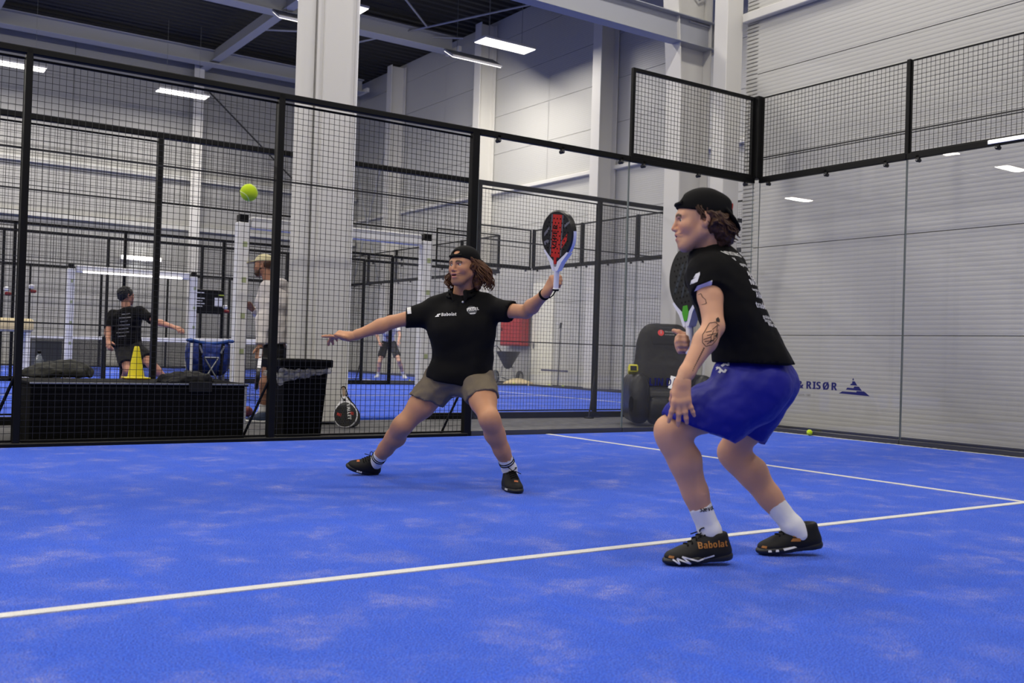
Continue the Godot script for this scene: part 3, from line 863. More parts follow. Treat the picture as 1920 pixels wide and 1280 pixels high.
func our_court():
	court(-20, 0, 0, 10, "blue artificial turf of the near court with white lines and sandy patches")
	M.alu_dark = mat(Color(0.30, 0.30, 0.31), 0.4, 0.4)
	var X := Vector3.RIGHT; var Z := Vector3.BACK
	# fence along the side
	var pl := ["fence post where the wire fence meets the glass, behind the player with arms spread", "fence post in front of the man in the white hoodie", "fence post at the left end of the dark bench", "fence post out of the picture on the left"]
	for i in 4:
		post(pl[i], Vector3(-4.0 - 2 * i, -0.03, -0.035), 3.05, [0.08, 0.058, 0.05, 0.05][i], Vector3(-0.2, 0, -0.16) if i < 3 else Vector3.ZERO, X)
	var ml := ["wire mesh panel behind the player with arms spread, over the boxed column", "wire mesh panel in front of the dark bench and the running player", "wire mesh panel at the left edge of the picture", "wire mesh panel out of the picture on the left"]
	for i in 4:
		mesh_panel(ml[i], Vector3(-5.995 - 2 * i, 0.03, -0.08), X, 1.985, 2.93, [2.24], "", 0.018, 0.0017)
	var b := MB.new(); b.bbox(Vector3(-8.0, 3.0, -0.035), Vector3(8.1, 0.055, 0.06), 0.008)
	tag(obj("fence_rail", b, M.black, self, Vector3(-8, 3, -0.035)), "black steel top rail of the near wire fence", "rail")
	b = MB.new(); b.bbox(Vector3(-8.0, 0.005, -0.02), Vector3(8.0, 0.05, 0.06), 0.006)
	tag(obj("fence_rail", b, M.black, self, Vector3(-8, 0, -0.03)), "black steel bottom rail of the near wire fence", "rail")
	# glass at the side and at the back
	glass_panel("clear side glass beside the fence post, behind the raised racket", Vector3(-3.95, 0, -0.035), X, 1.95, [0.22, 1.02, 1.83], Z)
	glass_panel("clear side glass next to the court corner, in front of the armchair", Vector3(-1.995, 0, -0.035), X, 1.985, [0.2, 1.05, 1.84], Z)
	mesh_panel("square wire mesh panel on top of the side glass at the court corner", Vector3(-1.99, 3.03, -0.035), X, 1.95, 0.98, [], "", 0.04, 0.0019)
	var gl := ["clear back glass beside the court corner, printed in navy blue", "clear back glass at the right edge of the picture", "clear back glass out of the picture, third from the corner", "clear back glass out of the picture, fourth from the corner", "clear back glass out of the picture, last from the corner"]
	for i in 5:
		glass_panel(gl[i], Vector3(0.03, 0, 0.03 + 2.0 * i), Z, 1.995, [0.14, 0.98, 1.75] if i == 0 else [0.13, 0.98, 1.8], Vector3.LEFT)
	var bl := ["wire mesh panel on top of the back glass next to the corner", "wire mesh panel on top of the back glass at the right edge of the picture", "wire mesh panel on the back glass, third from the corner", "wire mesh panel on the back glass, fourth from the corner", "wire mesh panel on the back glass, last from the corner"]
	for i in 5:
		mesh_panel(bl[i], Vector3(0.03, 3.03, 0.055 + 2.0 * i), Z, 1.955, 0.98, [0.245], "", 0.016, 0.0018)
		b = MB.new(); b.bbox(Vector3(0.01 if i == 0 else 0.03, 3.52, -0.01 if i == 0 else 0.03 + 2.0 * i), Vector3(0.11 if i == 0 else 0.05, 1.0, 0.11 if i == 0 else 0.045), 0.006)
		tag(obj("mesh_post", b, M.black, self, Vector3(0.03, 3.02, 0.02 + 2.0 * i)), ["short black post of the raised mesh at the court corner", "short black post between the first and second raised mesh panels", "short black post of the raised mesh, third from the corner", "short black post of the raised mesh, fourth from the corner", "short black post of the raised mesh, fifth from the corner"][i], "post")
	# light strip on the back rail
	var t := thing("rail_light", "short white light strip on the black rail of the back glass at the right edge", "lamp", Vector3(-0.02, 3.005, 3.35))
	b = MB.new(); b.bbox(Vector3(0.0, 3.005, 3.42), Vector3(0.02, 0.042, 1.0), 0.004); obj("housing", b, M.lamp_case, t)
	b = MB.new(); b.bbox(Vector3(-0.012, 3.005, 3.42), Vector3(0.014, 0.034, 0.98), 0.006); obj("diffuser", b, M.lamp_soft, t)
	# sand that has gathered at the foot of the back glass
	var st := SDF.new()
	var rng := RandomNumberGenerator.new(); rng.seed = 12
	b = MB.new()
	for i in 60:
		var z := 0.2 + i * 0.075
		b.ball(Vector3(-0.012 + rng.randf_range(-0.008, 0.008), 0.0, z), Vector3(rng.randf_range(0.008, 0.02), 0.006, rng.randf_range(0.04, 0.07)), Basis(), 8, 4)
	stuff(tag(obj("sand", b, mat(Color(0.72, 0.73, 0.72), 0.95), self, Vector3(0, 0, 2)), "pale sand gathered along the foot of the back glass", "sand"))
	# print on the glass
	t = thing("glass_print", "navy lettering & RISØR with a striped triangle mark on the back glass", "sign", Vector3(0.02, 0.45, 1.0))
	b = MB.new()
	for q in [["&", 0.681], ["R", 0.802], ["I", 0.896], ["S", 0.948], ["Ø", 1.032], ["R", 1.147]]:
		flat_text(b, text_tris(q[0], 0.118), Vector3(0.022, 0.4965, q[1]), Z * 1.1, Vector3.UP)
		flat_text(b, text_tris(q[0], 0.118), Vector3(0.0225, 0.4965, q[1] + 0.006), Z * 1.1, Vector3.UP)
	obj("lettering", b, M.navy, t)
	b = MB.new()
	for q in [[[0.0, 0.0], [0.44, -0.012], [0.36, 0.036], [0.255, 0.036], [0.25, 0.022], [0.05, 0.024]], [[0.10, 0.045], [0.33, 0.040], [0.285, 0.085], [0.22, 0.085], [0.21, 0.066], [0.12, 0.068]], [[0.16, 0.096], [0.262, 0.094], [0.225, 0.14], [0.19, 0.14], [0.186, 0.113], [0.17, 0.113]], [[0.188, 0.152], [0.214, 0.151], [0.20, 0.178]]]:
		var p := PackedVector2Array()
		for w in q: p.append(Vector2(w[0], w[1]))
		b.prism(p, 0.0, 0.001, Transform3D(Basis(Z * 0.9, Vector3.UP, Vector3.LEFT), Vector3(0.022, 0.4950, 1.2610)))
	obj("triangle_mark", b, M.navy, t)
	b = MB.new(); flat_text(b, text_tris("HUSE SIDEN 1980", 0.034, false), Vector3(0.022, 0.4310, 0.6060), Z, Vector3.UP)
	obj("small_lettering", b, mat(Color(0.2, 0.2, 0.22), 0.7), t)
	t = thing("glass_print", "dark navy letters on the side glass in front of the armchair", "sign", Vector3(-1.6, 0.5, -0.02))
	b = MB.new()
	for q in [["L", -1.623], ["I", -1.547], ["N", -1.499], ["D", -1.364], ["A", -1.266]]: flat_text(b, text_tris(q[0], 0.118), Vector3(q[1], 0.482, -0.026), X * 1.1, Vector3.UP)
	obj("lettering", b, M.navy, t)

func side_court(k: int, word: String):
	var x0: float = COURTS[k][0]; var x1: float = COURTS[k][1]; var z0: float = COURTS[k][2]; var z1: float = COURTS[k][3]
	var X := Vector3.RIGHT; var Z := Vector3.BACK
	court(x0, x1, z0, z1, "blue artificial turf of the %s court beyond the fence" % word)
	var xn := (x0 + x1) / 2
	for s in [0, 1]:
		var z: float = [z1 + 0.03, z0 - 0.03][s]
		var side: String = ["near", "far"][s]
		var n := 0
		var x := x1 - 4.0
		while x > x0 - 0.5 + 0.0:
			if s == 1 or true:
				post("fence post %s on the %s side of the %s court, counted from its glass" % [["one", "two", "three", "four", "five", "six", "seven", "eight", "nine"][n], side, word], Vector3(x, -0.03, z), 3.05, 0.055, Vector3(-0.25, 0, 0.2 if s == 0 else -0.2) if n < 2 and s == 0 else Vector3.ZERO, X, "")
			var gate := absf(x - 1.0 - xn) < 1.1
			if x - 2 > x0 - 0.5:
				if gate:
					mesh_panel("short mesh over the net opening, %s side of the %s court, panel %s from glass" % [side, word, ["one", "two", "three", "four", "five", "six", "seven", "eight"][n]], Vector3(x - 1.995, 2.3, z - 0.05), X, 1.99, 0.7, [], "", 0.018, 0.0015)
				else:
					mesh_panel("wire mesh panel %s from the glass on the %s side of the %s court" % [["one", "two", "three", "four", "five", "six", "seven", "eight"][n], side, word], Vector3(x - 1.995, 0.06, z - 0.05), X, 1.99, 2.9, [2.24, 0.92], "", 0.018, 0.0015)
			n += 1
			x -= 2.0
		var b := MB.new(); b.bbox(Vector3((x0 + x1 - 4) / 2, 3.01, z), Vector3(x1 - 4 - x0, 0.058, 0.06), 0.006)
		tag(obj("fence_rail", b, M.black, self, Vector3(xn, 3, z)), "black top rail on the %s side of the %s court" % [side, word], "rail")
		for e in [[xn + 1.2, x1 - 4], [x0, xn - 1.2]]:
			b = MB.new(); b.bbox(Vector3((e[0] + e[1]) / 2, 0.0, z), Vector3(e[1] - e[0], 0.1, 0.06), 0.006)
			tag(obj("fence_rail", b, M.black, self, Vector3(e[0], 0, z)), "black bottom rail, %s side of the %s court, %s the net opening" % [side, word, "right of" if e[0] > xn else "left of"], "rail")
		for i in 2:
			glass_panel("clear glass panel %s on the %s side of the %s court" % [["next to the fence", "at the corner"][i], side, word], Vector3(x1 - 3.96 + 1.98 * i, 0, z), X, 1.97, [0.2, 1.0, 1.8], Z if s == 1 else -Z)
		mesh_panel("raised wire mesh panel at the %s corner of the %s court" % [side, word], Vector3(x1 - 1.98, 3.03, z), X, 1.94, 0.98, [0.5], "", 0.035, 0.0015)
	for i in 5:
		glass_panel("clear back glass panel %s from the near corner of the %s court" % [["first", "second", "third", "fourth", "fifth"][i], word], Vector3(x1 + 0.03, 0, z0 + 2.0 * (4 - i)), Z, 1.99, [0.2, 1.0, 1.8], Vector3.LEFT)
		mesh_panel("raised mesh on the back glass of the %s court, %s from near corner" % [word, ["first", "second", "third", "fourth", "fifth"][i]], Vector3(x1 + 0.03, 3.03, z0 + 0.04 + 2.0 * (4 - i)), Z, 1.93, 0.98, [], "", 0.035, 0.0015)
		var b := MB.new(); b.bbox(Vector3(x1 + 0.03, 3.52, z0 + 2.0 * (4 - i)), Vector3(0.07, 1.0, 0.07), 0.006)
		tag(obj("mesh_post", b, M.black, self, Vector3(x1 + 0.03, 3.02, z0 + 2.0 * (4 - i))), "short post of the raised mesh at the back of the %s court, %s from front" % [word, ["second", "third", "fourth", "fifth", "last"][i]], "post")
	# net across the middle
	var t := thing("court_net", "low net with a white band across the %s court" % word, "net", Vector3(xn, 0, (z0 + z1) / 2))
	var b := MB.new(); b.bbox(Vector3(xn, 0.87, (z0 + z1) / 2), Vector3(0.02, 0.07, z1 - z0 - 0.1), 0.004); obj("band", b, M.white, t)
	b = MB.new(); wires(b, Vector3(xn, 0.02, z0 + 0.1), Z, z1 - z0 - 0.2, 0.82, 0.045, 0.0025); stuff(obj("netting", b, M.wire, t))
	for s in [z0 + 0.06, z1 - 0.06]:
		b = MB.new(); b.bbox(Vector3(xn, 0.45, s), Vector3(0.08, 0.92, 0.08), 0.006); obj("net_post", b, M.black, t)
	# white frames at the two openings beside the net
	for s in [0, 1]:
		if k == 2: break
		var z: float = [z1 - 0.12, z0 + 0.12][s]
		var gx := xn + (0.14 if s == 0 else 0.155)
		t = thing("gate_frame", "white gate frame %s of the %s court" % [["beside the hooded person at the near side", "with a light under its beam, far side"][s], word], "gate", Vector3(xn, 0, z))
		for e in [-1.0, 1.0]:
			b = MB.new(); b.bbox(Vector3(gx + e * 1.18, 1.09, z), Vector3(0.13, 2.22, 0.13), 0.012)
			var pst := obj("upright", b, M.white, t)
			b = MB.new()
			for j in 5:
				b.bbox(Vector3(gx + 0.015 + e * 1.18, 0.35 + 0.4 * j, z + 0.067), Vector3(0.05, 0.06, 0.004), 0.001)
			obj("sticker", b, mat(Color(0.62, 0.66, 0.5), 0.6), pst)
			b = MB.new(); b.bbox(Vector3(gx + e * 1.18, 2.24, z), Vector3(0.1, 0.09, 0.12), 0.006); obj("cap", b, M.black, t)
		b = MB.new(); b.bbox(Vector3(gx, 2.2, z), Vector3(2.18, 0.13, 0.12), 0.01); obj("beam", b, M.white, t)
		if s == 1:
			b = MB.new(); b.bbox(Vector3(xn + 0.13, 2.14, z + 0.075), Vector3(1.9, 0.035, 0.03), 0.006); obj("light_strip", b, M.lamp_soft, t)

func far_things():
	# what stands at the foot of the far wall
	var b := MB.new(); b.bbox(Vector3(6.975, 1.38, -13.83), Vector3(0.05, 2.82, 0.98), 0.006)
	var dr := struct_("door_1", b, mat(Color(0.86, 0.855, 0.80), 0.45), "tall cream white door in the far wall beside the red cabinet")
	b = MB.new(); b.bbox(Vector3(6.94, 1.05, -14.2), Vector3(0.03, 0.16, 0.05), 0.004); b.cyl(Vector3(6.93, 1.1, -14.2), Vector3(6.88, 1.1, -14.2), 0.012, 0.012, 8); b.cyl(Vector3(6.88, 1.1, -14.2), Vector3(6.88, 1.1, -14.06), 0.01, 0.01, 8)
	obj("door_handle", b, M.bolt, dr)
	var t := thing("hose_cabinet", "square red cabinet on the far wall above the spreader", "cabinet", Vector3(6.72, 1.05, -14.95))
	b = MB.new(); b.bbox(Vector3(6.82, 1.5, -14.95), Vector3(0.3, 0.94, 1.05), 0.02); obj("body", b, mat(Color(0.62, 0.13, 0.12), 0.4), t)
	b = MB.new(); b.bbox(Vector3(6.66, 1.5, -14.95), Vector3(0.02, 0.86, 0.97), 0.008); var d := obj("door", b, mat(Color(0.65, 0.14, 0.12), 0.4), t)
	b = MB.new(); b.bbox(Vector3(6.645, 1.5, -15.36), Vector3(0.02, 0.1, 0.04), 0.004); obj("latch", b, M.black, d)
	# spreader
	t = thing("spreader", "dark hopper spreader on two wheels under the red cabinet", "spreader", Vector3(6.2, -0.03, -14.35))
	var o := Vector3(6.2, -0.03, -14.35)
	var w := Vector3(0.565, 0, 0.825)   # across
	b = MB.new()
	var tf := Transform3D(Basis(), o)
	b.lathe([Vector2(0.04, 0.42), Vector2(0.10, 0.46), Vector2(0.32, 0.86), Vector2(0.345, 0.9), Vector2(0.33, 0.9), Vector2(0.3, 0.84), Vector2(0.02, 0.5)], tf, 24)
	obj("hopper", b, mat(Color(0.10, 0.105, 0.11), 0.5), t)
	for s in [-1.0, 1.0]:
		b = MB.new()
		var c: Vector3 = o + w * 0.36 * s + Vector3(0, 0.19, 0)
		var fr := Transform3D(Basis(Vector3(-0.825, 0, 0.565), w, Vector3.UP).orthonormalized(), c)
		b.lathe([Vector2(0.12, -0.04), Vector2(0.17, -0.05), Vector2(0.19, -0.02), Vector2(0.19, 0.02), Vector2(0.17, 0.05), Vector2(0.12, 0.04)], fr, 24)
		var wh := obj("wheel", b, M.rubber, t)
		b = MB.new(); b.lathe([Vector2(0.0, -0.03), Vector2(0.12, -0.035), Vector2(0.125, 0.0), Vector2(0.12, 0.035), Vector2(0.0, 0.03)], fr, 20); obj("rim", b, M.alu, wh)
	b = MB.new()
	b.cyl(o + w * 0.36 + Vector3(0, 0.19, 0), o - w * 0.36 + Vector3(0, 0.19, 0), 0.014, 0.014, 8)
	for s in [-1.0, 1.0]:
		b.cyl(o + w * 0.2 * s + Vector3(0, 0.19, 0), o + w * 0.17 * s + Vector3(0, 0.5, 0), 0.014, 0.014, 8)
		b.cyl(o + w * 0.2 * s + Vector3(0, 0.19, 0), o + w * 0.1 * s + Vector3(0.5, 0.06, -0.3), 0.014, 0.014, 8)
	obj("axle_frame", b, M.alu, t)
	b = MB.new()
	b.tube(PackedVector3Array([o + w * 0.1 + Vector3(0.05, 0.45, 0), o + w * 0.0 + Vector3(-0.1, 0.9, -0.2), o - w * 0.28 + Vector3(0, 1.05, -0.1), o - w * 0.52 + Vector3(0, 1.0, -0.1), o - w * 0.64 + Vector3(0, 0.9, -0.1)]), 0.016, 8)
	obj("handle", b, M.black, t)
	b = MB.new()
	for q in [[0.0, 0.0, 0.34], [0.22, 0.06, 0.24], [-0.2, -0.05, 0.22]]:
		b.ball(Vector3(6.05 + q[0] * 0.5, -0.03, -13.62 + q[0]), Vector3(q[2], 0.19 * q[2] / 0.34, q[2]), Basis(), 16, 8)
	tag(obj("sand_heap", b, mat(Color(0.72, 0.66, 0.52), 0.95), self, Vector3(6.05, -0.03, -13.6)), "low heap of beige sand beside the wheels of the spreader", "sand")
	t = thing("rake", "long handled dark rake leaning on the far wall right of the cream door", "rake", Vector3(6.55, 0, -12.55))
	b = MB.new(); b.cyl(Vector3(6.55, -0.03, -12.5), Vector3(6.62, 1.62, -12.55), 0.015, 0.015, 8); obj("handle", b, M.black, t)
	b = MB.new(); b.cyl(Vector3(6.6, 1.52, -12.54), Vector3(6.63, 1.66, -12.55), 0.03, 0.035, 10); obj("grip", b, M.black, t)
	b = MB.new(); b.bbox(Vector3(6.6, 0.4, -12.75), Vector3(0.04, 0.05, 1.15), 0.008); obj("crossbar", b, mat(Color(0.2, 0.2, 0.34), 0.5), t)
	t = thing("scoreboard", "black scoreboard with white figures on the far fence of the second court", "scoreboard", Vector3(-2.74, 1.44, -12.45))
	b = MB.new(); b.bbox(Vector3(-2.74, 1.7, -12.45), Vector3(0.7, 0.5, 0.05), 0.01); obj("board", b, M.black, t)
	b = MB.new()
	for i in 4: b.box(Vector3(-2.93 + 0.02 * (i % 2), 1.6 + 0.055 * i, -12.42), Vector3(0.2 + 0.05 * (i % 2), 0.016, 0.004))
	b.box(Vector3(-2.95, 1.88, -12.42), Vector3(0.3, 0.02, 0.004))
	obj("printed_lines", b, M.white, t)
	b = MB.new(); b.box(Vector3(-2.54, 1.7, -12.42), Vector3(0.07, 0.18, 0.004)); b.box(Vector3(-2.45, 1.7, -12.42), Vector3(0.07, 0.18, 0.004)); obj("figures", b, M.white, t)
	b = MB.new(); b.box(Vector3(-2.44, 1.85, -12.42), Vector3(0.12, 0.03, 0.004)); obj("green_bar", b, mat(Color(0.6, 0.66, 0.2), 0.6), t)
	var rp := [[Vector3(-6.45, 1.63, -12.55), "at the left edge of the picture, left of the post"], [Vector3(-6.02, 1.70, -12.55), "just right of the post at the left edge"], [Vector3(-2.97, 1.38, -12.5), "under the left corner of the scoreboard"], [Vector3(-2.29, 1.5, -12.5), "at the right corner of the scoreboard"]]
	for q in rp:
		t = thing("fence_lamp", "small white and red fitting " + q[1], "fitting", q[0])
		b = MB.new(); b.bbox(q[0] + Vector3(0, 0.02, 0), Vector3(0.11, 0.07, 0.08), 0.02); obj("red_cap", b, mat(Color(0.45, 0.05, 0.06), 0.5), t)
		b = MB.new(); b.bbox(q[0] + Vector3(-0.03, 0.11, 0), Vector3(0.09, 0.08, 0.08), 0.02); obj("white_cap", b, M.white, t)
	# counter with a cream top by the far net post, and a grey crate
	t = thing("counter", "small counter with a thick cream top at the left edge of the picture", "counter", Vector3(-6.9326, 0.7632, -8.6158) * Vector3(1, 0, 1))
	var cc := Vector3(-6.9326, 0.7632, -8.6158) * Vector3(1, 0, 1)
	b = MB.new(); b.bbox(cc + Vector3(0, 1.02, 0), Vector3(0.62, 0.2, 0.5), 0.03); obj("top", b, mat(Color(0.80, 0.74, 0.58), 0.6), t)
	for e in [[-0.24, -0.18], [0.24, -0.18], [-0.24, 0.18], [0.24, 0.18]]:
		b = MB.new(); b.bbox(cc + Vector3(e[0], 0.46, e[1]), Vector3(0.06, 0.92, 0.06), 0.006); obj("leg", b, M.white, t)
	cc = Vector3(-6.8075, 0.4329, -6.1107) * Vector3(1, 0, 1)
	t = thing("crate", "dark grey open crate on the second court behind the olive jacket", "crate", cc)
	b = MB.new()
	for e in [[0.0, 0.15, 0.32, 0.02], [0.0, -0.15, 0.32, 0.02], [0.15, 0.0, 0.02, 0.28], [-0.15, 0.0, 0.02, 0.28]]: b.bbox(cc + Vector3(e[0], 0.4, e[1]), Vector3(e[2], 0.8, e[3]), 0.004)
	obj("sides", b, mat(Color(0.2, 0.21, 0.2), 0.6), t)
	b = MB.new(); b.bbox(cc + Vector3(0, 0.01, 0), Vector3(0.3, 0.02, 0.3), 0.003); obj("base", b, mat(Color(0.2, 0.21, 0.2), 0.6), t)
	# balls lying at the back of the further courts
	var bp := [[Vector3(5.5, 0.03, -13.0), "yellow ball in front of the left wheel of the spreader"], [Vector3(5.9, 0.03, -12.0), "yellow ball at the foot of the cream door, left of two"], [Vector3(5.95, 0.03, -11.5), "yellow ball at the foot of the cream door, right of two"], [Vector3(3.1040, 0.0300, -14.2480), "yellow ball on the far court by the white shirted player's feet"]]
	for q in bp: play_ball(q[0], q[1])

func play_ball(at: Vector3, label: String, r := 0.0325):
	var t := thing("padel_ball", label, "ball", at - Vector3(0, r, 0))
	var b := MB.new(); b.ball(at, Vector3.ONE * r, Basis(), 24, 16); obj("felt", b, M.felt, t)
	b = MB.new()
	var pts := PackedVector3Array()
	for i in 41:
		var a := TAU * i / 40
		pts.append(at + Vector3(cos(a) * 0.86 + 0.14 * cos(3 * a), sin(a) * 0.86 - 0.14 * sin(3 * a), 0.72 * sin(2 * a)).normalized() * (r * 0.99))
	b.tube(pts, r * 0.05, 5)
	obj("seam", b, M.seam, t)

func bench_things():
	# dark bench by the fence and what lies on it
	var t := thing("bench", "long dark grey box bench behind the near fence", "bench", Vector3(-7.0, 0, -0.75))
	var dk := mat(Color(0.085, 0.085, 0.085), 0.8, 0.0, 0.2)
	grain(dk, Color(0.05, 0.05, 0.049), Color(0.075, 0.075, 0.073), 0.05, 2.0, 8)
	var b := MB.new(); b.bbox(Vector3(-7.0, 0.215, -0.3), Vector3(1.7, 0.49, 0.02), 0.004); obj("front_board", b, dk, t)
	b = MB.new(); b.bbox(Vector3(-7.0, 0.215, -1.2), Vector3(1.7, 0.49, 0.02), 0.004); obj("rear_board", b, dk, t)
	for s in [0, 1]:
		b = MB.new(); b.bbox(Vector3([-7.86, -6.14][s], 0.215, -0.75), Vector3(0.02, 0.49, 0.92), 0.004); obj("end_board", b, dk if s == 0 else M.panel, t)
	b = MB.new(); b.bbox(Vector3(-7.0, 0.47, -0.75), Vector3(1.76, 0.024, 0.94), 0.004); obj("seat_board", b, dk, t)
	b = MB.new(); b.bbox(Vector3(-7.0, 0.474, -0.275), Vector3(1.76, 0.014, 0.012), 0.002); obj("edge_strip", b, M.alu, t)
	t = thing("bench", "second dark bench at the left edge of the picture, farther from the fence", "bench", Vector3(-9.2, 0, -1.2))
	b = MB.new(); b.bbox(Vector3(-9.3, 0.3, -1.2), Vector3(2.3, 0.34, 0.8), 0.01); obj("box", b, dk, t)
	b = MB.new(); b.bbox(Vector3(-9.3, 0.485, -1.2), Vector3(2.36, 0.03, 0.84), 0.006); obj("seat_board", b, dk, t)
	for s in [-1, 1]:
		b = MB.new(); b.bbox(Vector3(-9.3 + 1.0 * s, 0.05, -1.2), Vector3(0.08, 0.16, 0.7), 0.006); obj("leg", b, dk, t)
	var top := 0.482
	# jackets: folded cloth heaps
	var nz := FastNoiseLite.new(); nz.seed = 3; nz.frequency = 9.0
	var jk := [[Vector3(-7.4636, 0.5130, -1.4680), "crumpled dark olive jacket on the left end of the bench", Color(0.10, 0.105, 0.09), 0.30, 0.13], [Vector3(-6.5972, 0.5013, -0.5354), "crumpled black jacket hanging over the bench edge below the blue carrier", Color(0.035, 0.036, 0.04), 0.24, 0.07]]
	for q in jk:
		var s := SDF.new()
		var c: Vector3 = q[0]; c.y = top
		var w: float = q[3]; var h: float = q[4]
		s.ell(c + Vector3(0, h * 0.3, 0), Vector3(w, h * 0.8, 0.2), Basis(Vector3.UP, 0.3), 0.05)
		s.ell(c + Vector3(w * 0.45, h * 0.45, 0.03), Vector3(w * 0.5, h * 0.7, 0.15), Basis(Vector3.BACK, -0.3), 0.05)
		s.ell(c + Vector3(-w * 0.6, h * 0.15, 0.1), Vector3(w * 0.55, h * 0.4, 0.13), Basis(Vector3.BACK, 0.2), 0.05)
		s.cone(c + Vector3(-w * 0.9, 0.02, 0.1), 0.05, c + Vector3(-w * 0.3, h * 0.5, 0.08), 0.05, 0.04)
		s.cone(c + Vector3(w * 0.2, h * 0.5, 0.12), 0.05, c + Vector3(w * 0.5, 0.03, 0.2), 0.045, 0.04)
		s.plane(Vector3.DOWN, Vector3(0, top + 0.002, 0))
		s.noise = nz; s.amp = 0.02
		var m := MB.new(); s.mesh_into(m, 0.011)
		if q[2].r < 0.05:
			m.bbox(c + Vector3(0.05, -0.03, 0.0) + Vector3(0, 0, -c.z - 0.262), Vector3(0.2, 0.09, 0.014), 0.006)
		tag(obj("jacket", m, mat(q[2], 0.85), self, c), q[1], "jacket")
	# yellow cone
	t = thing("marker_cone", "bright yellow marker cone standing on the bench", "cone", Vector3(0, 0, 0))
	var c := Vector3(-6.8737, 0.5332, -1.1244); c.y = top
	t.position = c
	b = MB.new(); b.lathe([Vector2(0.085, 0.0), Vector2(0.072, 0.03), Vector2(0.024, 0.285), Vector2(0.018, 0.3), Vector2(0.0, 0.3)], Transform3D(Basis(), c), 28); obj("cone", b, mat(Color(0.86, 0.80, 0.05), 0.5), t)
	b = MB.new(); b.bbox(c + Vector3(0, 0.012, 0), Vector3(0.21, 0.014, 0.21), 0.004); obj("foot", b, mat(Color(0.80, 0.74, 0.06), 0.5), t)
	b = MB.new(); b.bbox(c + Vector3(0, 0.0045, 0), Vector3(0.2, 0.008, 0.2), 0.002); obj("red_foot", b, mat(Color(0.5, 0.12, 0.05), 0.5), t)
	# water bottles
	for q in [[Vector3(-7.6114, 0.5066, -1.5935), "clear water bottle with a dark cap on the left end of the bench"], [Vector3(-8.25, 0.5, -0.95), "clear water bottle at the left edge of the picture, on the second bench"]]:
		c = q[0]; c.y = top if q[0].x > -7.9 else 0.502
		t = thing("water_bottle", q[1], "bottle", c)
		b = MB.new(); b.lathe([Vector2(0.0, 0.001), Vector2(0.036, 0.004), Vector2(0.037, 0.03), Vector2(0.034, 0.06), Vector2(0.037, 0.09), Vector2(0.037, 0.15), Vector2(0.016, 0.195), Vector2(0.014, 0.21)], Transform3D(Basis(), c), 20)
		obj("body", b, M.bottle, t)
		b = MB.new(); b.lathe([Vector2(0.016, 0.205), Vector2(0.017, 0.228), Vector2(0.0, 0.23)], Transform3D(Basis(), c), 14); obj("cap", b, M.black, t)
	# blue ball carrier with folding metal legs
	t = thing("ball_carrier", "blue fabric ball carrier on folding metal legs at the right end of the bench", "carrier", Vector3(0, 0, 0))
	c = Vector3(-6.2763, 0.4903, -0.8976); c.y = top
	t.position = c
	var R := Vector3(1, 0, 0); var U := Vector3.UP; var F := Vector3(0, 0, 1)
	var w := 0.185; var h := 0.375
	var blue := mat(Color(0.02, 0.15, 0.45), 0.6)
	var s := SDF.new()
	s.cone(c + U * 0.12 - R * 0.1 - F * 0.05, 0.075, c + U * 0.12 + R * 0.1 - F * 0.05, 0.075, 0.04)
	s.cone(c + U * 0.30 - R * 0.13 - F * 0.05, 0.075, c + U * 0.30 + R * 0.13 - F * 0.05, 0.075, 0.1)
	s.cone(c + U * 0.2 - R * 0.11 - F * 0.05, 0.075, c + U * 0.2 + R * 0.11 - F * 0.05, 0.075, 0.1)
	s.carve(c + U * 0.40 - F * 0.05, Vector3(0.15, 0.06, 0.06), Basis(), 0.02)
	s.plane(U, c + U * 0.355)
	s.noise = nz; s.amp = 0.012
	b = MB.new(); s.mesh_into(b, 0.009); obj("bag", b, blue, t)
	b = MB.new()
	for e in [-1.0, 1.0]:
		var pts := PackedVector3Array()
		for i in 9: pts.append(c + R * e * lerpf(0.19, 0.0, i / 8.0) + U * (h - 0.03 * sin(i / 8.0 * PI / 2)))
		b.tube(pts, 0.016, 8)
		b.bbox(c + R * e * w + U * (h - 0.005), Vector3(0.07, 0.03, 0.06), 0.012)
	obj("top_edge", b, mat(Color(0.03, 0.25, 0.55), 0.6), t)
	for e in [-1.0, 1.0]:
		b = MB.new(); b.cyl(c + R * e * 0.185 + F * 0.05, c + R * e * 0.185 + U * (h - 0.03) + F * 0.05, 0.012, 0.012, 10); obj("leg", b, M.white, t)
		b = MB.new(); b.cyl(c + R * e * 0.17 - F * 0.12, c + R * e * 0.175 + U * (h - 0.03) - F * 0.12, 0.011, 0.011, 10); obj("leg", b, M.alu, t)
		b = MB.new(); b.cyl(c - R * e * 0.055 + U * 0.02 + F * 0.05, c + R * e * 0.066 + U * 0.215 + F * 0.05, 0.008, 0.008, 8); obj("cross_leg", b, M.alu, t)
		b = MB.new(); b.bar(c + R * e * 0.115 + U * (h - 0.05) + F * 0.05, c + R * e * 0.085 + U * (h - 0.12) + F * 0.05, 0.012, 0.016); obj("clip", b, M.alu, t)
		b = MB.new(); b.bar(c + R * e * 0.105 + U * (h - 0.03) + F * 0.045, c + R * e * 0.09 + U * 0.06 + F * 0.045, 0.03, 0.006); obj("strap", b, M.black, t)
	b = MB.new(); b.cyl(c - R * 0.066 + U * 0.215 + F * 0.05, c + R * 0.066 + U * 0.215 + F * 0.05, 0.008, 0.008, 8); obj("cross_bar", b, M.alu, t)
	# bin
	t = thing("waste_bin", "tall black waste bin with a clear bag over its rim, behind the fence", "bin", Vector3(-5.52, -0.03, -0.68))
	b = MB.new()
	var p0 := [Vector3(-5.69, -0.03, -0.5), Vector3(-5.33, -0.03, -0.5), Vector3(-5.33, -0.03, -0.86), Vector3(-5.69, -0.03, -0.86)]
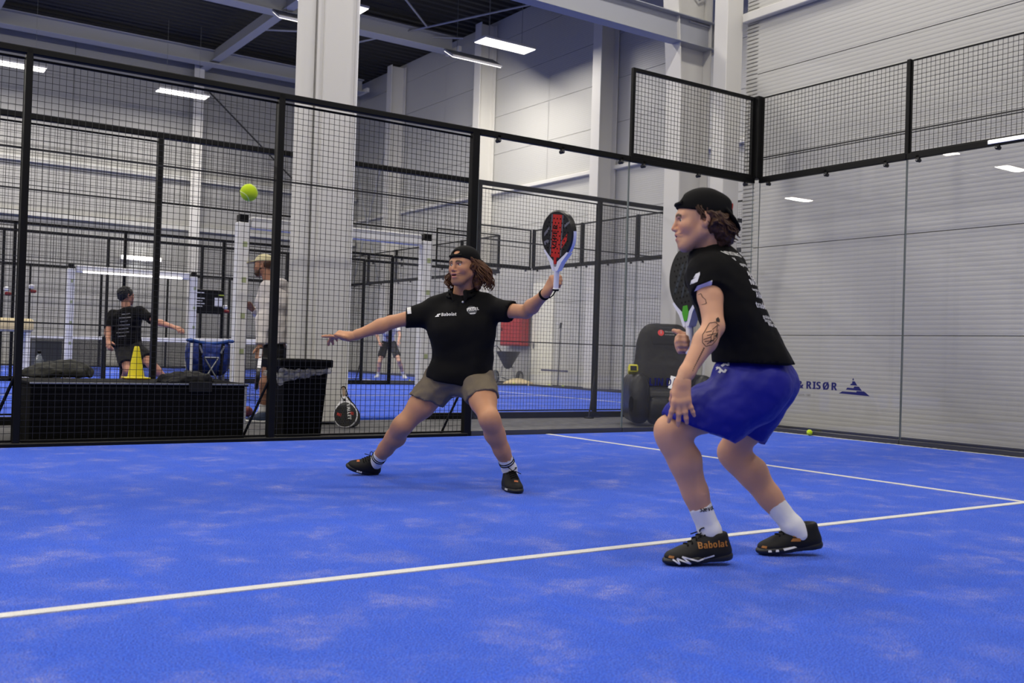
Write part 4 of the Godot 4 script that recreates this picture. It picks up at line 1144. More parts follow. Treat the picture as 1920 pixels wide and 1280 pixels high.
	var p1 := [Vector3(-5.735, 0.66, -0.46), Vector3(-5.285, 0.66, -0.46), Vector3(-5.285, 0.66, -0.9), Vector3(-5.735, 0.66, -0.9)]
	for i in 4:
		var j := (i + 1) % 4
		b.quad(p0[i], p0[j], p1[j], p1[i])
		var ci := Vector3(-5.51, 0.66, -0.68)
		b.quad(p1[j] * 0.97 + ci * 0.03, p1[i] * 0.97 + ci * 0.03, p0[i] * 0.95 + ci * 0.05, p0[j] * 0.95 + ci * 0.05)
	b.quad(p0[3], p0[2], p0[1], p0[0])
	var blk := mat(Color(0.012, 0.012, 0.012), 0.6, 0.0, 0.2)
	obj("body", b, blk, t)
	b = MB.new()
	for q in [[Vector3(-5.51, 0.67, -0.44), Vector3(0.51, 0.075, 0.04)], [Vector3(-5.51, 0.67, -0.92), Vector3(0.51, 0.075, 0.04)], [Vector3(-5.75, 0.67, -0.68), Vector3(0.04, 0.075, 0.5)], [Vector3(-5.27, 0.67, -0.68), Vector3(0.04, 0.075, 0.5)]]:
		b.bbox(q[0], q[1], 0.008)
	obj("rim_frame", b, blk, t)
	s = SDF.new()
	s.cone(p1[0] + U * -0.13 - R * 0.01, 0.034, p1[1] + U * -0.06, 0.02, 0.02)
	s.cone(p1[0] + U * -0.08, 0.03, p1[1] + U * -0.05, 0.018, 0.02)
	s.cone(p1[0] + U * -0.06, 0.03, p1[0] + U * -0.17 - R * 0.02, 0.028, 0.02)
	s.cone(p1[1] + U * -0.06, 0.02, p1[2] + U * -0.07, 0.02, 0.02)
	s.cone(p1[3] + U * -0.1, 0.025, p1[0] + U * -0.12, 0.03, 0.02)
	var nb := FastNoiseLite.new(); nb.seed = 8; nb.frequency = 14.0
	s.noise = nb; s.amp = 0.022
	b = MB.new(); s.mesh_into(b, 0.009)
	obj("bag", b, M.film, t)
	# ball on the floor by the bench
	b = MB.new(); b.ball(Vector3(-5.1960, 0.0000, -2.8690) + Vector3(0, 0.06, 0), Vector3.ONE * 0.06, Basis(), 24, 14)
	tag(obj("orange_ball", b, mat(Color(0.42, 0.13, 0.05), 0.6), self), "dull orange ball on the floor beside the right end of the bench", "ball")

func armchair():
	var o := Vector3(-0.40, -0.03, -1.02)
	var t := thing("massage_chair", "bulky black leather massage armchair behind the side glass", "armchair", o)
	var bs := Basis(Vector3.UP, -0.6)
	var R := bs.x; var F := bs.z; var U := Vector3.UP
	var lea := mat(Color(0.035, 0.034, 0.034), 0.38, 0, 0.4)
	var gl := mat(Color(0.075, 0.073, 0.072), 0.5, 0, 0.3)
	var nz := FastNoiseLite.new(); nz.seed = 2; nz.frequency = 7
	for e in [-1.0, 1.0]:
		var s := SDF.new()
		for q in [[0.13, 0.37], [0.27, 0.37], [0.41, 0.36], [0.55, 0.31]]:
			s.cone(o + R * e * 0.40 + F * -0.36 + U * q[0], 0.105, o + R * e * 0.40 + F * q[1] + U * q[0], 0.105, 0.16)
		s.plane(Vector3.DOWN, o + U * 0.04)
		s.noise = nz; s.amp = 0.004
		var b := MB.new(); s.mesh_into(b, 0.016); obj("armrest", b, lea, t)
	var s := SDF.new()
	for z in [0.24, 0.08, -0.08, -0.24]: s.cone(o + R * -0.24 + F * z + U * 0.36, 0.11, o + R * 0.24 + F * z + U * 0.36, 0.11, 0.15)
	var b := MB.new(); s.mesh_into(b, 0.016); obj("seat", b, lea, t)
	for e in [-1.0, 1.0]:
		s = SDF.new()
		for y in [0.11, 0.2, 0.29]: s.cone(o + R * (0.15 * e - 0.07) + F * 0.37 + U * y, 0.078, o + R * (0.15 * e + 0.07) + F * 0.37 + U * y, 0.078, 0.1)
		s.noise = nz; s.amp = 0.006
		b = MB.new(); s.mesh_into(b, 0.013); obj("calf_rest", b, lea, t)
	s = SDF.new()
	for q in [[0.52, -0.2, 0.28, 0.12], [0.68, -0.26, 0.27, 0.12], [0.84, -0.32, 0.26, 0.11], [1.0, -0.37, 0.24, 0.11], [1.12, -0.41, 0.2, 0.10], [1.2, -0.43, 0.15, 0.09]]:
		s.cone(o + R * -q[2] + F * q[1] + U * q[0], q[3], o + R * q[2] + F * q[1] + U * q[0], q[3], 0.16)
	s.noise = nz; s.amp = 0.005
	b = MB.new(); s.mesh_into(b, 0.016); obj("backrest", b, gl, t)
	s = SDF.new()
	for q in [[1.02, -0.30, 0.15, 0.06], [1.12, -0.33, 0.16, 0.07], [1.22, -0.37, 0.12, 0.065]]:
		s.cone(o + R * -q[2] + F * q[1] + U * q[0], q[3], o + R * q[2] + F * q[1] + U * q[0], q[3], 0.08)
	b = MB.new(); s.mesh_into(b, 0.013); var hr := obj("head_pillow", b, gl, t)
	b = MB.new()
	var disc := PackedVector2Array()
	for i in 20: disc.append(Vector2(cos(TAU * i / 20), sin(TAU * i / 20)) * 0.04)
	print_on(s, b, poly_tris(disc, 0.02), o + R * -0.06 + U * 1.18 + F * -0.2, R, U)
	obj("red_badge", b, mat(Color(0.75, 0.08, 0.07), 0.5), hr)
	b = MB.new()
	print_on(s, b, text_tris("i", 0.06), o + R * -0.068 + U * 1.155 + F * -0.2, R, U, 0.004)
	print_on(s, b, text_tris("Massasjestolen", 0.028, false), o + R * -0.01 + U * 1.18 + F * -0.2, R, U)
	print_on(s, b, text_tris("ta en pause", 0.024, false), o + R * -0.01 + U * 1.145 + F * -0.2, R, U)
	obj("lettering", b, mat(Color(0.6, 0.6, 0.6), 0.7), hr)
	# yellow card reader on the armrest and a white card on the seat
	t = thing("pay_terminal", "small yellow pay terminal on the armrest of the massage chair", "terminal", o)
	var c := o + R * -0.47 + F * 0.22 + U * 0.655
	t.position = c
	b = MB.new(); b.bbox(c + U * 0.045, Vector3(0.12, 0.1, 0.12), 0.014, bs * Basis(Vector3.RIGHT, -0.4)); obj("case", b, mat(Color(0.72, 0.70, 0.10), 0.45), t)
	b = MB.new(); b.bbox(c + U * 0.06 + F * 0.055, Vector3(0.08, 0.06, 0.02), 0.004, bs * Basis(Vector3.RIGHT, -0.4)); obj("screen", b, M.black, t)
	t = thing("info_card", "white upright card leaning on the seat of the massage chair", "card", o)
	c = o + R * 0.05 + F * 0.24 + U * 0.46
	t.position = c
	b = MB.new(); b.bbox(c + U * 0.085, Vector3(0.13, 0.17, 0.006), 0.002, bs * Basis(Vector3.RIGHT, -0.35) * Basis(Vector3.BACK, -0.25)); obj("card", b, mat(Color(0.95, 0.95, 0.95), 0.5), t)

# ---- people ----
const RT := Vector3(0.82446, 0.03117, 0.56505)     # across, up and away: axes in which poses are given
const UPV := Vector3(-0.03234, 0.99945, -0.00795)
const FW := Vector3(0.56499, 0.01172, -0.82502)

func head_sdf(s: SDF, o: Vector3, bs: Basis, neck: Vector3, nr := 0.056, sc := 1.0):
	# own axes: x to the left ear, y up, z out of the face; o lies between the ears
	var q := func(x: float, y: float, z: float) -> Vector3: return o + bs * (Vector3(x, y, z) * sc)
	s.gk = 0.02
	s.g = 1
	s.ell(q.call(0, 0.036, -0.012), Vector3(0.076, 0.086, 0.097) * sc, bs, 0.03)
	s.ell(q.call(0, -0.018, 0.032), Vector3(0.062, 0.085, 0.058) * sc, bs, 0.03)
	s.cone(q.call(-0.013, -0.094, 0.068), 0.021 * sc, q.call(0.013, -0.094, 0.068), 0.021 * sc, 0.03)
	for e in [-1.0, 1.0]:
		s.cone(q.call(0.052 * e, -0.05, 0.004), 0.02 * sc, q.call(0.014 * e, -0.092, 0.066), 0.02 * sc, 0.03)
		s.ell(q.call(0.040 * e, -0.022, 0.062), Vector3(0.022, 0.02, 0.02) * sc, bs, 0.03)
		s.cone(q.call(0.012 * e, 0.026, 0.084), 0.011 * sc, q.call(0.044 * e, 0.023, 0.070), 0.010 * sc, 0.018)
	s.cone(q.call(0, -0.05, 0.076), 0.022 * sc, q.call(0, -0.066, 0.076), 0.02 * sc, 0.02)
	s.cone(q.call(0, 0.016, 0.088), 0.008 * sc, q.call(0, -0.024, 0.108), 0.0105 * sc, 0.012)
	for e in [-1.0, 1.0]: s.ell(q.call(0.012 * e, -0.029, 0.098), Vector3(0.008, 0.007, 0.010) * sc, bs, 0.008)
	s.g = 2
	s.ell(q.call(0, -0.0515, 0.093), Vector3(0.021, 0.0045, 0.010) * sc, bs, 0.006)
	s.ell(q.call(0, -0.066, 0.090), Vector3(0.018, 0.006, 0.011) * sc, bs, 0.006)
	s.g = 3
	for e in [-1.0, 1.0]:
		s.ell(q.call(0.076 * e, -0.002, -0.012), Vector3(0.009, 0.031, 0.019) * sc, bs * Basis(Vector3.RIGHT, -0.25) * Basis(Vector3.UP, 0.35 * e), 0.006)
	s.g = 4
	s.cone(q.call(0, -0.045, -0.014), nr * sc, neck, nr * 1.12, 0.03)
	for e in [-1.0, 1.0]:
		s.carve(q.call(0.032 * e, 0.006, 0.094), Vector3(0.0155, 0.0078, 0.013) * sc, bs, 0.01)
		s.carve(q.call(0.079 * e, 0.002, -0.004), Vector3(0.006, 0.018, 0.009) * sc, bs, 0.006)
	s.carve(q.call(0, -0.0585, 0.1), Vector3(0.017, 0.0045, 0.012) * sc, bs, 0.004)
	for e in [-1.0, 1.0]: s.carve(q.call(0.0065 * e, -0.036, 0.102), Vector3(0.0035, 0.004, 0.005) * sc, bs, 0.003)

func head_shade(o: Vector3, bs: Basis, skin: Color, brow: Color, beard: float, lip: Color) -> Callable:
	var inv := bs.transposed()
	return func(p: Vector3, _n: Vector3) -> Color:
		var q: Vector3 = inv * (p - o)
		var c := skin
		if q.z > 0.02:
			var ax := absf(q.x)
			# flush on cheeks and nose
			var fl: float = exp(-((ax - 0.04) ** 2 + (q.y + 0.025) ** 2) / 0.0005) * 0.5 + exp(-(q.x ** 2 + (q.y + 0.02) ** 2) / 0.0002) * 0.4
			c = c.lerp(Color(c.r * 0.96, c.g * 0.72, c.b * 0.68), fl)
			if q.y < -0.032 and beard > 0.0:
				var bd := beard * smoothstep(-0.03, -0.06, q.y)
				if q.y > -0.048: bd *= 0.7
				c = c.lerp(brow, bd * 0.55)
			if ax < 0.022 and q.z > 0.082:
				var l1 := ((ax / 0.022) ** 2 + ((q.y + 0.0505) / 0.0065) ** 2)
				var l2 := ((ax / 0.02) ** 2 + ((q.y + 0.067) / 0.0072) ** 2)
				if l1 < 1.0 or l2 < 1.0: c = lip
				if absf(q.y + 0.0585) < 0.0035 and ax < 0.016: c = Color(0.10, 0.03, 0.025)
			var by := 0.0235 + 0.004 * sin(clampf((ax - 0.012) / 0.036, 0, 1) * PI) - 0.004 * clampf((ax - 0.03) / 0.02, 0, 1)
			if ax > 0.012 and ax < 0.05 and absf(q.y - by) < 0.0056 and q.z > 0.045: c = brow
			if ax > 0.018 and ax < 0.047 and absf(q.y - 0.0125) < 0.003 and q.z > 0.06: c = c.lerp(brow, 0.6)
		return c

func eyes(body: Node, o: Vector3, bs: Basis, look: Vector3):
	for e in [-1.0, 1.0]:
		var c := o + bs * Vector3(0.0315 * e, 0.0045, 0.0735)
		var b := MB.new(); b.ball(c, Vector3.ONE * 0.0122, Basis(), 16, 12)
		var ey := obj("eye", b, M.eye, body)
		b = MB.new()
		b.ball(c + look * 0.0088, Vector3(0.0062, 0.0062, 0.004), b.frame_of(look), 14, 8)
		obj("iris", b, M.iris, ey)

func limb_body(s: SDF, J: Dictionary, k := 1.0):
	# arms, legs and trunk of one continuous body; J holds joints
	s.gk = 0.03
	s.g = 10
	for e in ["l", "r"]:
		var sh: Vector3 = J["sh" + e]; var el: Vector3 = J["el" + e]; var wr: Vector3 = J["wr" + e]
		s.cone(sh, 0.052 * k, sh.lerp(el, 0.45), 0.048 * k, 0.02)
		s.cone(sh.lerp(el, 0.45), 0.048 * k, el, 0.040 * k, 0.02)
		s.cone(el, 0.040 * k, el.lerp(wr, 0.28), 0.0445 * k, 0.02)
		s.cone(el.lerp(wr, 0.28), 0.0445 * k, wr.lerp(el, 0.12), 0.0285 * k, 0.02)
		s.cone(wr.lerp(el, 0.12), 0.0285 * k, wr, 0.0265 * k, 0.02)
	s.g = 11
	s.cone(J.shl, 0.07, J.shr, 0.07, 0.05)
	s.cone(J.chest, 0.13, J.pelvis, 0.12, 0.05)
	s.cone(J.hipl, 0.095, J.hipr, 0.095, 0.05)
	for e in ["l", "r"]:
		s.g = 12 if e == "l" else 13
		var hp: Vector3 = J["hip" + e]; var kn: Vector3 = J["kn" + e]; var an: Vector3 = J["an" + e]
		s.cone(hp, 0.094 * k, hp.lerp(kn, 0.55), 0.079 * k, 0.03)
		s.cone(hp.lerp(kn, 0.55), 0.079 * k, kn, 0.055 * k, 0.03)
		var ax := (an - kn).normalized()
		var th := (kn - hp).normalized()
		var bk := (th - ax * th.dot(ax))
		bk = -bk.normalized() if bk.length() > 0.1 else Vector3.ZERO
		bk = J.get("bk" + e, -bk)
		s.cone(kn - bk * 0.012, 0.049 * k, kn.lerp(an, 0.1) - bk * 0.012, 0.046 * k, 0.025)
		s.cone(kn, 0.052 * k, kn.lerp(an, 0.3) + bk * 0.014, 0.0575 * k, 0.04)
		s.cone(kn.lerp(an, 0.3) + bk * 0.014, 0.0575 * k, kn.lerp(an, 0.62) + bk * 0.006, 0.044 * k, 0.03)
		s.cone(kn.lerp(an, 0.62) + bk * 0.006, 0.044 * k, an, 0.0345 * k, 0.03)
		s.cone(kn.lerp(an, 0.08) - bk * 0.022, 0.036 * k, kn.lerp(an, 0.8) - bk * 0.008, 0.028 * k, 0.04)

func shoe(p: Node3D, heel: Vector3, toe: Vector3, up: Vector3, side: float, cols: Dictionary, cell := 0.006) -> SDF:
	# side: +1 or -1, the outer side along up x forward
	var L := heel.distance_to(toe)
	var f := (toe - heel) / L
	var u := (up - f * up.dot(f)).normalized()
	var r := f.cross(u) * side
	var bs := Basis(f.cross(u), u, -f)
	var q := func(z: float, y: float, x := 0.0) -> Vector3: return heel + f * z * L / 0.29 + u * y + r * x
	var s := SDF.new()
	s.gk = 0.02
	s.cone(q.call(0.043, 0.04), 0.036, q.call(0.05, 0.092), 0.037, 0.02)
	s.cone(q.call(0.055, 0.045), 0.038, q.call(0.12, 0.05), 0.040, 0.03)
	s.cone(q.call(0.07, 0.085), 0.033, q.call(0.125, 0.078), 0.026, 0.03)
	s.cone(q.call(0.12, 0.06), 0.036, q.call(0.19, 0.036), 0.034, 0.03)
	s.ell(q.call(0.21, 0.03, 0.003), Vector3(0.0485, 0.031, 0.072), bs, 0.03)
	s.ell(q.call(0.10, 0.03), Vector3(0.041, 0.04, 0.09), bs, 0.03)
	s.plane(-u, q.call(0.0, 0.016))
	s.carve(q.call(0.065, 0.135), Vector3(0.029, 0.04, 0.037), bs, 0.008)
	s.plane(u, q.call(0.0, 0.112))
	var b := MB.new(); s.mesh_into(b, cell)
	var sh := obj("shoe", b, cols.upper, p)
	var t := SDF.new()
	t.gk = 0.01
	t.ell(q.call(0.052, 0.016), Vector3(0.041, 0.03, 0.055), bs, 0.03)
	t.cone(q.call(0.05, 0.012), 0.036, q.call(0.14, 0.012), 0.036, 0.03)
	t.ell(q.call(0.205, 0.016, 0.003), Vector3(0.052, 0.028, 0.086), bs, 0.04)
	t.plane(-u, q.call(0.0, 0.0)); t.plane(u, q.call(0.0, 0.029))
	b = MB.new(); t.mesh_into(b, cell)
	obj("sole", b, cols.sole, sh)
	b = MB.new()
	for i in 5:
		var pts := PackedVector3Array()
		for j in 7:
			var st: Vector3 = q.call(0.118 + 0.018 * i + 0.004 * sin(j), 0.15, (j - 3) * 0.008)
			var h := s.ray(st, -u)
			if h != Vector3.INF: pts.append(h + u * 0.002)
		if pts.size() > 2: b.tube(pts, 0.0032, 5)
	var kt: Vector3 = s.ray(q.call(0.122, 0.16), -u)
	if kt != Vector3.INF:
		for e in [-1.0, 1.0]:
			var lp := PackedVector3Array()
			for j in 9:
				var a := TAU * j / 8.0
				lp.append(kt + u * (0.006 + 0.018 * (1 - cos(a)) * 0.6) + r * e * (0.022 * (1 - cos(a)) * 0.6) + f * 0.012 * sin(a))
			b.tube(lp, 0.0026, 5)
			b.tube(PackedVector3Array([kt + u * 0.005, kt + r * e * 0.02 + u * 0.004 + f * 0.012, kt + r * e * 0.045 - u * 0.008 + f * 0.03]), 0.0026, 5)
	obj("lace", b, cols.lace, sh)
	s.cut = {"q": q, "f": f, "u": u, "r": r, "sole": t, "node": sh}
	return s

func sock(p: Node3D, kn: Vector3, an: Vector3, top: float, r0: float, r1: float, bk: Vector3, m: Material):
	# from under the shoe up the shin; top is the share of the shin it covers
	var s := SDF.new()
	s.gk = 0.01
	var e := an.lerp(kn, top + 0.1)
	var dn := (an - kn).normalized()
	s.cone(an + dn * 0.05, 0.036, an, r0, 0.02)
	s.cone(an, r0, e, r1, 0.02)
	s.cone(an + bk * 0.012 + dn * 0.03, 0.036, an + bk * 0.006, 0.036, 0.02)
	s.plane(-dn, an.lerp(kn, top))
	var nz := FastNoiseLite.new(); nz.seed = 6; nz.frequency = 22
	s.noise = nz; s.amp = 0.0012
	var b := MB.new(); s.mesh_into(b, 0.007)
	return [obj("sock", b, m, p), s]

func ring(c: Vector3, ax: Vector3, r: float, h: float) -> MB:
	var b := MB.new()
	b.lathe([Vector2(r - 0.004, -h), Vector2(r, -h * 0.8), Vector2(r, h * 0.8), Vector2(r - 0.004, h)], Transform3D(Basis(Vector3.UP.cross(ax).normalized() if absf(ax.y) < 0.99 else Vector3.RIGHT, ax, Vector3.UP.cross(ax).normalized().cross(ax) if absf(ax.y) < 0.99 else Vector3.BACK), c), 24)
	return b

func racket(label: String, butt: Vector3, up: Vector3, face: Vector3, st: Dictionary) -> Node3D:
	# padel racket 0.455 m long; face is the way its front looks
	up = up.normalized()
	face = (face - up * face.dot(up)).normalized()
	var rt := up.cross(face)
	var t := thing("padel_racket", label, "racket", butt)
	var tf := Transform3D(Basis(rt, up, face), butt)
	var th := 0.019
	var outline := func(k: float) -> PackedVector2Array:
		# head outline, k shrinks it
		var p := PackedVector2Array()
		for i in 48:
			var a := TAU * i / 48 - PI / 2
			var x := cos(a) * 0.128
			var y := sin(a) * (0.137 if sin(a) > 0 else 0.152)
			if sin(a) < 0: x *= 1.0 - 0.28 * pow(-sin(a), 3)
			p.append(Vector2(x * k, 0.318 + y * k))
		return p
	var o1: PackedVector2Array = outline.call(1.0)
	var o0: PackedVector2Array = outline.call(0.94)
	var b := MB.new()
	# rounded rim
	for i in 48:
		var j := (i + 1) % 48
		var zs := [[o0[i], -th], [o1[i], -th * 0.7], [o1[i], th * 0.7], [o0[i], th]]
		var zt := [[o0[j], -th], [o1[j], -th * 0.7], [o1[j], th * 0.7], [o0[j], th]]
		for m in 3:
			b.quad(tf * Vector3(zs[m][0].x, zs[m][0].y, zs[m][1]), tf * Vector3(zt[m][0].x, zt[m][0].y, zt[m][1]), tf * Vector3(zt[m + 1][0].x, zt[m + 1][0].y, zt[m + 1][1]), tf * Vector3(zs[m + 1][0].x, zs[m + 1][0].y, zs[m + 1][1]))
	obj("rim", b, st.rim, t)
	b = MB.new(); b.prism(o0, -th, th, tf)
	var fc := obj("face", b, st.face, t)
	b = MB.new()
	for e in [-1.0, 1.0]:
		b.prism(PackedVector2Array([Vector2(0.006 * e, 0.112), Vector2(0.021 * e, 0.112), Vector2(0.05 * e, 0.165), Vector2(0.1 * e, 0.222), Vector2(0.088 * e, 0.226), Vector2(0.04 * e, 0.185), Vector2(0.016 * e, 0.165)]), -th * 0.96, th * 0.96, tf)
	b.prism(PackedVector2Array([Vector2(-0.017, 0.11), Vector2(0.017, 0.11), Vector2(0.014, 0.135), Vector2(-0.014, 0.135)]), -th * 0.8, th * 0.8, tf)
	obj("throat", b, st.throat, t)
	b = MB.new()
	b.lathe([Vector2(0.0, 0.0), Vector2(0.017, 0.001), Vector2(0.018, 0.008), Vector2(0.0155, 0.014), Vector2(0.0155, 0.115), Vector2(0.013, 0.125), Vector2(0.0, 0.126)], tf, 18)
	obj("grip", b, st.grip, t)
	b = MB.new(); b.lathe([Vector2(0.0, -0.004), Vector2(0.018, -0.003), Vector2(0.0192, 0.004), Vector2(0.0175, 0.009)], tf, 18); obj("butt_cap", b, st.cap, t)
	# holes drilled through, in both faces
	b = MB.new()
	for iy in 9:
		for jx in range(-3, 4):
			var hx := jx * 0.026 + (0.013 if iy % 2 else 0.0)
			var hy := 0.215 + iy * 0.024
			if Vector2(hx / 0.1, (hy - 0.318) / 0.115).length() > 0.98: continue
			for e in [-1.0, 1.0]: b.cyl(tf * Vector3(hx, hy, th * e * 0.9), tf * Vector3(hx, hy, th * e * 1.035), 0.0052, 0.0052, 9)
	obj("drilled_holes", b, M.black, fc)
	t.set_meta("tf", tf)
	return t

func racket_print(t: Node3D, called: String, polys: Array, m: Material, both := true, side := 1.0):
	var tf: Transform3D = t.get_meta("tf")
	var b := MB.new()
	for pl in polys:
		var p := PackedVector2Array()
		for w in pl: p.append(Vector2(w[0], w[1]))
		for e in ([1.0, -1.0] if both else [side]): b.prism(p, 0.0188 * e, 0.0194 * e, tf)
	obj(called, b, m, t.get_node("face"))

func locks(b: MB, rng: RandomNumberGenerator, roots: Array, down: Vector3, out: Vector3, len0: float, n: int, curl: float, r: float):
	# wavy strands that hang from a run of roots
	for i in n:
		var f := rng.randf() * (roots.size() - 1.001)
		var a: Vector3 = roots[int(f)].lerp(roots[int(f) + 1], f - int(f)) + Vector3(rng.randf_range(-1, 1), rng.randf_range(-1, 1), rng.randf_range(-1, 1)) * 0.012
		var l := len0 * rng.randf_range(0.65, 1.05)
		var ph := rng.randf() * TAU
		var w := rng.randf_range(0.7, 1.2)
		var pts := PackedVector3Array()
		var sd := down.cross(out).normalized()
		for j in 13:
			var tt := j / 12.0
			pts.append(a + down * l * tt + out * (0.035 * sin(tt * PI * 0.8) * w) + (sd * cos(ph + tt * 9.0) + out * sin(ph + tt * 9.0)) * curl * (0.3 + tt))
		b.tube(pts, r * rng.randf_range(0.8, 1.3), 5, r * 0.4)

func basis_of(fwd: Vector3, roll := 0.0) -> Basis:
	# head axes: x to its left, y up, z forward
	fwd = fwd.normalized()
	var x := Vector3.UP.cross(fwd).normalized()
	return Basis(x, fwd.cross(x), fwd) * Basis(Vector3.BACK, roll)

func person_reaching():
	# the player with arms spread, racket raised
	var t := thing("person", "person in black polo shirt and khaki shorts lunging, arms spread, racket raised", "person", Vector3(-5.9996, 0.0033, 2.9212) * Vector3(1, 0, 1))
	var skin := Color(0.50, 0.25, 0.135)
	var J := {
		"shl": Vector3(-5.8314, 1.0901, 3.1124), "shr": Vector3(-6.0833, 1.0618, 2.8789), "ell": Vector3(-5.7304, 1.0773, 3.3875), "wrl": Vector3(-5.7663, 1.1796, 3.6310), "elr": Vector3(-6.3165, 0.9926, 2.7667), "wrr": Vector3(-6.5332, 0.8987, 2.6897),
		"chest": Vector3(-5.9484, 0.9802, 2.9944), "pelvis": Vector3(-5.9447, 0.6809, 2.9684), "hipl": Vector3(-5.8691, 0.6525, 3.0683), "hipr": Vector3(-6.0200, 0.6315, 2.9162),
		"knl": Vector3(-5.9715, 0.4383, 3.3830), "anl": Vector3(-5.7618, 0.1269, 3.3040), "knr": Vector3(-6.2211, 0.3595, 2.7988), "anr": Vector3(-6.2126, 0.0857, 2.4129),
		"bkl": Vector3(0.2199, -0.0004, -0.9403), "bkr": Vector3(0.8239, -0.4759, -0.2910)}
	var s := SDF.new()
	limb_body(s, J)
	var b := MB.new(); b.colored = true; b.col = skin
	s.mesh_into(b, 0.0115)
	var ho := Vector3(-5.9702, 1.3509, 3.0453)
	var hb := basis_of(Vector3(-0.9352, -0.0476, 0.3407), 0.03)
	var hs := SDF.new()
	head_sdf(hs, ho, hb, Vector3(-5.9351, 1.1472, 2.9816), 0.058)
	var brow := Color(0.10, 0.055, 0.03)
	hs.mesh_into(b, 0.0042, head_shade(ho, hb, skin, brow, 0.6, Color(0.42, 0.17, 0.14)))
	# right hand, reaching with the forefinger out
	var h := SDF.new()
	hand(h, J.wrr, Vector3(-0.8884, 0.0879, -0.4253), Vector3(0.1039, -0.8515, -0.5470), Vector3(-0.4591, -0.2081, 0.8584), [[2, 4, 3], [38, 34, 20], [48, 38, 24], [52, 40, 26]], [4, 1, -3, -8], [0.62, 0.45, -0.35, 0.35, -0.1, -0.05])
	h.mesh_into(b, 0.0036)
	# left hand, closed on the grip
	h = SDF.new()
	var gup := Vector3(-0.0810, 0.9841, 0.1524).normalized()
	hand(h, J.wrl, Vector3(0.0405, 0.7268, 0.6441), Vector3(0.8258, -0.0942, -0.1025), Vector3(0.2453, 0.7545, -0.4880), [[62, 78, 50], [66, 80, 52], [70, 82, 54], [72, 84, 56]], [3, 1, -1, -3], [0.5, 0.5, 0.6, 0.35, 0.05, 0.55])
	h.mesh_into(b, 0.0036)
	var body := obj("body", b, M.skin, t)
	eyes(body, ho, hb, Vector3(-0.9849, 0.0176, -0.0682).normalized())
	# polo shirt
	var nz := FastNoiseLite.new(); nz.seed = 11; nz.frequency = 5.0; nz.fractal_octaves = 2
	s = SDF.new()
	s.gk = 0.04
	s.g = 1
	s.cone(Vector3(-6.0554, 1.0495, 2.8978), 0.083, Vector3(-5.8420, 1.0769, 3.0808), 0.083, 0.06)
	s.cone(Vector3(-6.0290, 0.9572, 2.9631), 0.127, Vector3(-5.8930, 0.9755, 3.0807), 0.127, 0.08)
	s.cone(Vector3(-5.9978, 0.8361, 2.9828), 0.115, Vector3(-5.8941, 0.8402, 3.0659), 0.115, 0.08)
	s.cone(Vector3(-6.0305, 0.6662, 2.9580), 0.125, Vector3(-5.8977, 0.6981, 3.0614), 0.125, 0.08)
	s.cone(Vector3(-5.9374, 1.1338, 2.9799), 0.075, Vector3(-5.9348, 1.0541, 2.9805), 0.1, 0.05)
	s.cone(Vector3(-5.9712, 1.1529, 2.9448), 0.05, Vector3(-6.0633, 1.1094, 2.8811), 0.062, 0.05)
	s.cone(Vector3(-5.8995, 1.1582, 3.0182), 0.05, Vector3(-5.8326, 1.1239, 3.0757), 0.062, 0.05)
	s.plane(Vector3(-0.1002, -0.9844, -0.0826), Vector3(-5.9856, 0.6282, 2.9881))
	s.g = 2
	s.cone(J.shr, 0.077, J.shr.lerp(J.elr, 0.75), 0.062, 0.05)
	s.plane((J.elr - J.shr) + UPV * 0.09, J.shr.lerp(J.elr, 0.66))
	s.g = 3
	s.cone(J.shl, 0.077, J.shl.lerp(J.ell, 0.85), 0.064, 0.05)
	s.plane((J.ell - J.shl) + UPV * -0.08, J.shl.lerp(J.ell, 0.64))
	s.carve(Vector3(-5.9613, 1.2181, 3.0011), Vector3(0.066, 0.05, 0.068), Basis(), 0.012)
	s.noise = nz; s.amp = 0.012
	b = MB.new(); s.mesh_into(b, 0.0115)
	var sh := obj("polo_shirt", b, M.black_cloth, t)
	# collar: two leaves and a dark neck line
	var c := SDF.new()
	c.gk = 0.006
	var nk := Vector3(-5.9504, 1.2124, 2.9963)
	for i in 15:
		var a0 := lerpf(-2.5, 2.5, i / 15.0); var a1 := lerpf(-2.5, 2.5, (i + 1) / 15.0)
		var fz := Vector3(-0.7841, -0.0205, 0.6142).normalized(); var fx := Vector3(0.6137, 0.0261, 0.7843).normalized()
		var rr := 0.074
		var p0 := nk - fz * cos(a0) * rr + fx * sin(a0) * rr * 1.05 + UPV * (0.03 * (cos(a0) * 0.8) - 0.005)
		var p1 := nk - fz * cos(a1) * rr + fx * sin(a1) * rr * 1.05 + UPV * (0.03 * (cos(a1) * 0.8) - 0.005)
		c.cone(p0, 0.008, p1, 0.008, 0.006)
		c.cone(p0 - UPV * 0.025 + (p0 - nk).normalized() * 0.012, 0.007, p1 - UPV * 0.025 + (p1 - nk).normalized() * 0.012, 0.007, 0.02)
	for e in [[-0.045, 0.9], [0.05, 0.7]]:
		c.cone(nk + Vector3(-0.0610, -0.0215, 0.0549) + RT * e[0] * 0.9, 0.009, nk + Vector3(-0.0640, -0.0765, 0.0763) + RT * e[0] * 0.75, 0.006, 0.03)
	b = MB.new(); c.mesh_into(b, 0.005)
	obj("collar", b, M.black_cloth, sh)
	b = MB.new(); b.ball(s.ray(Vector3(-6.1543, 1.1260, 3.3160), FW, 1.0), Vector3.ONE * 0.007, Basis(), 10, 6); obj("button", b, M.white_cloth, sh)
	# prints on the chest and the sleeve
	b = MB.new()
	var org := Vector3(-6.1689, 1.0289, 3.0622)
	var rr2 := Vector3(0.8070, 0.0605, 0.5535)
	print_on(s, b, text_tris("Babolat", 0.026), org + rr2 * 0.028, rr2, UPV)
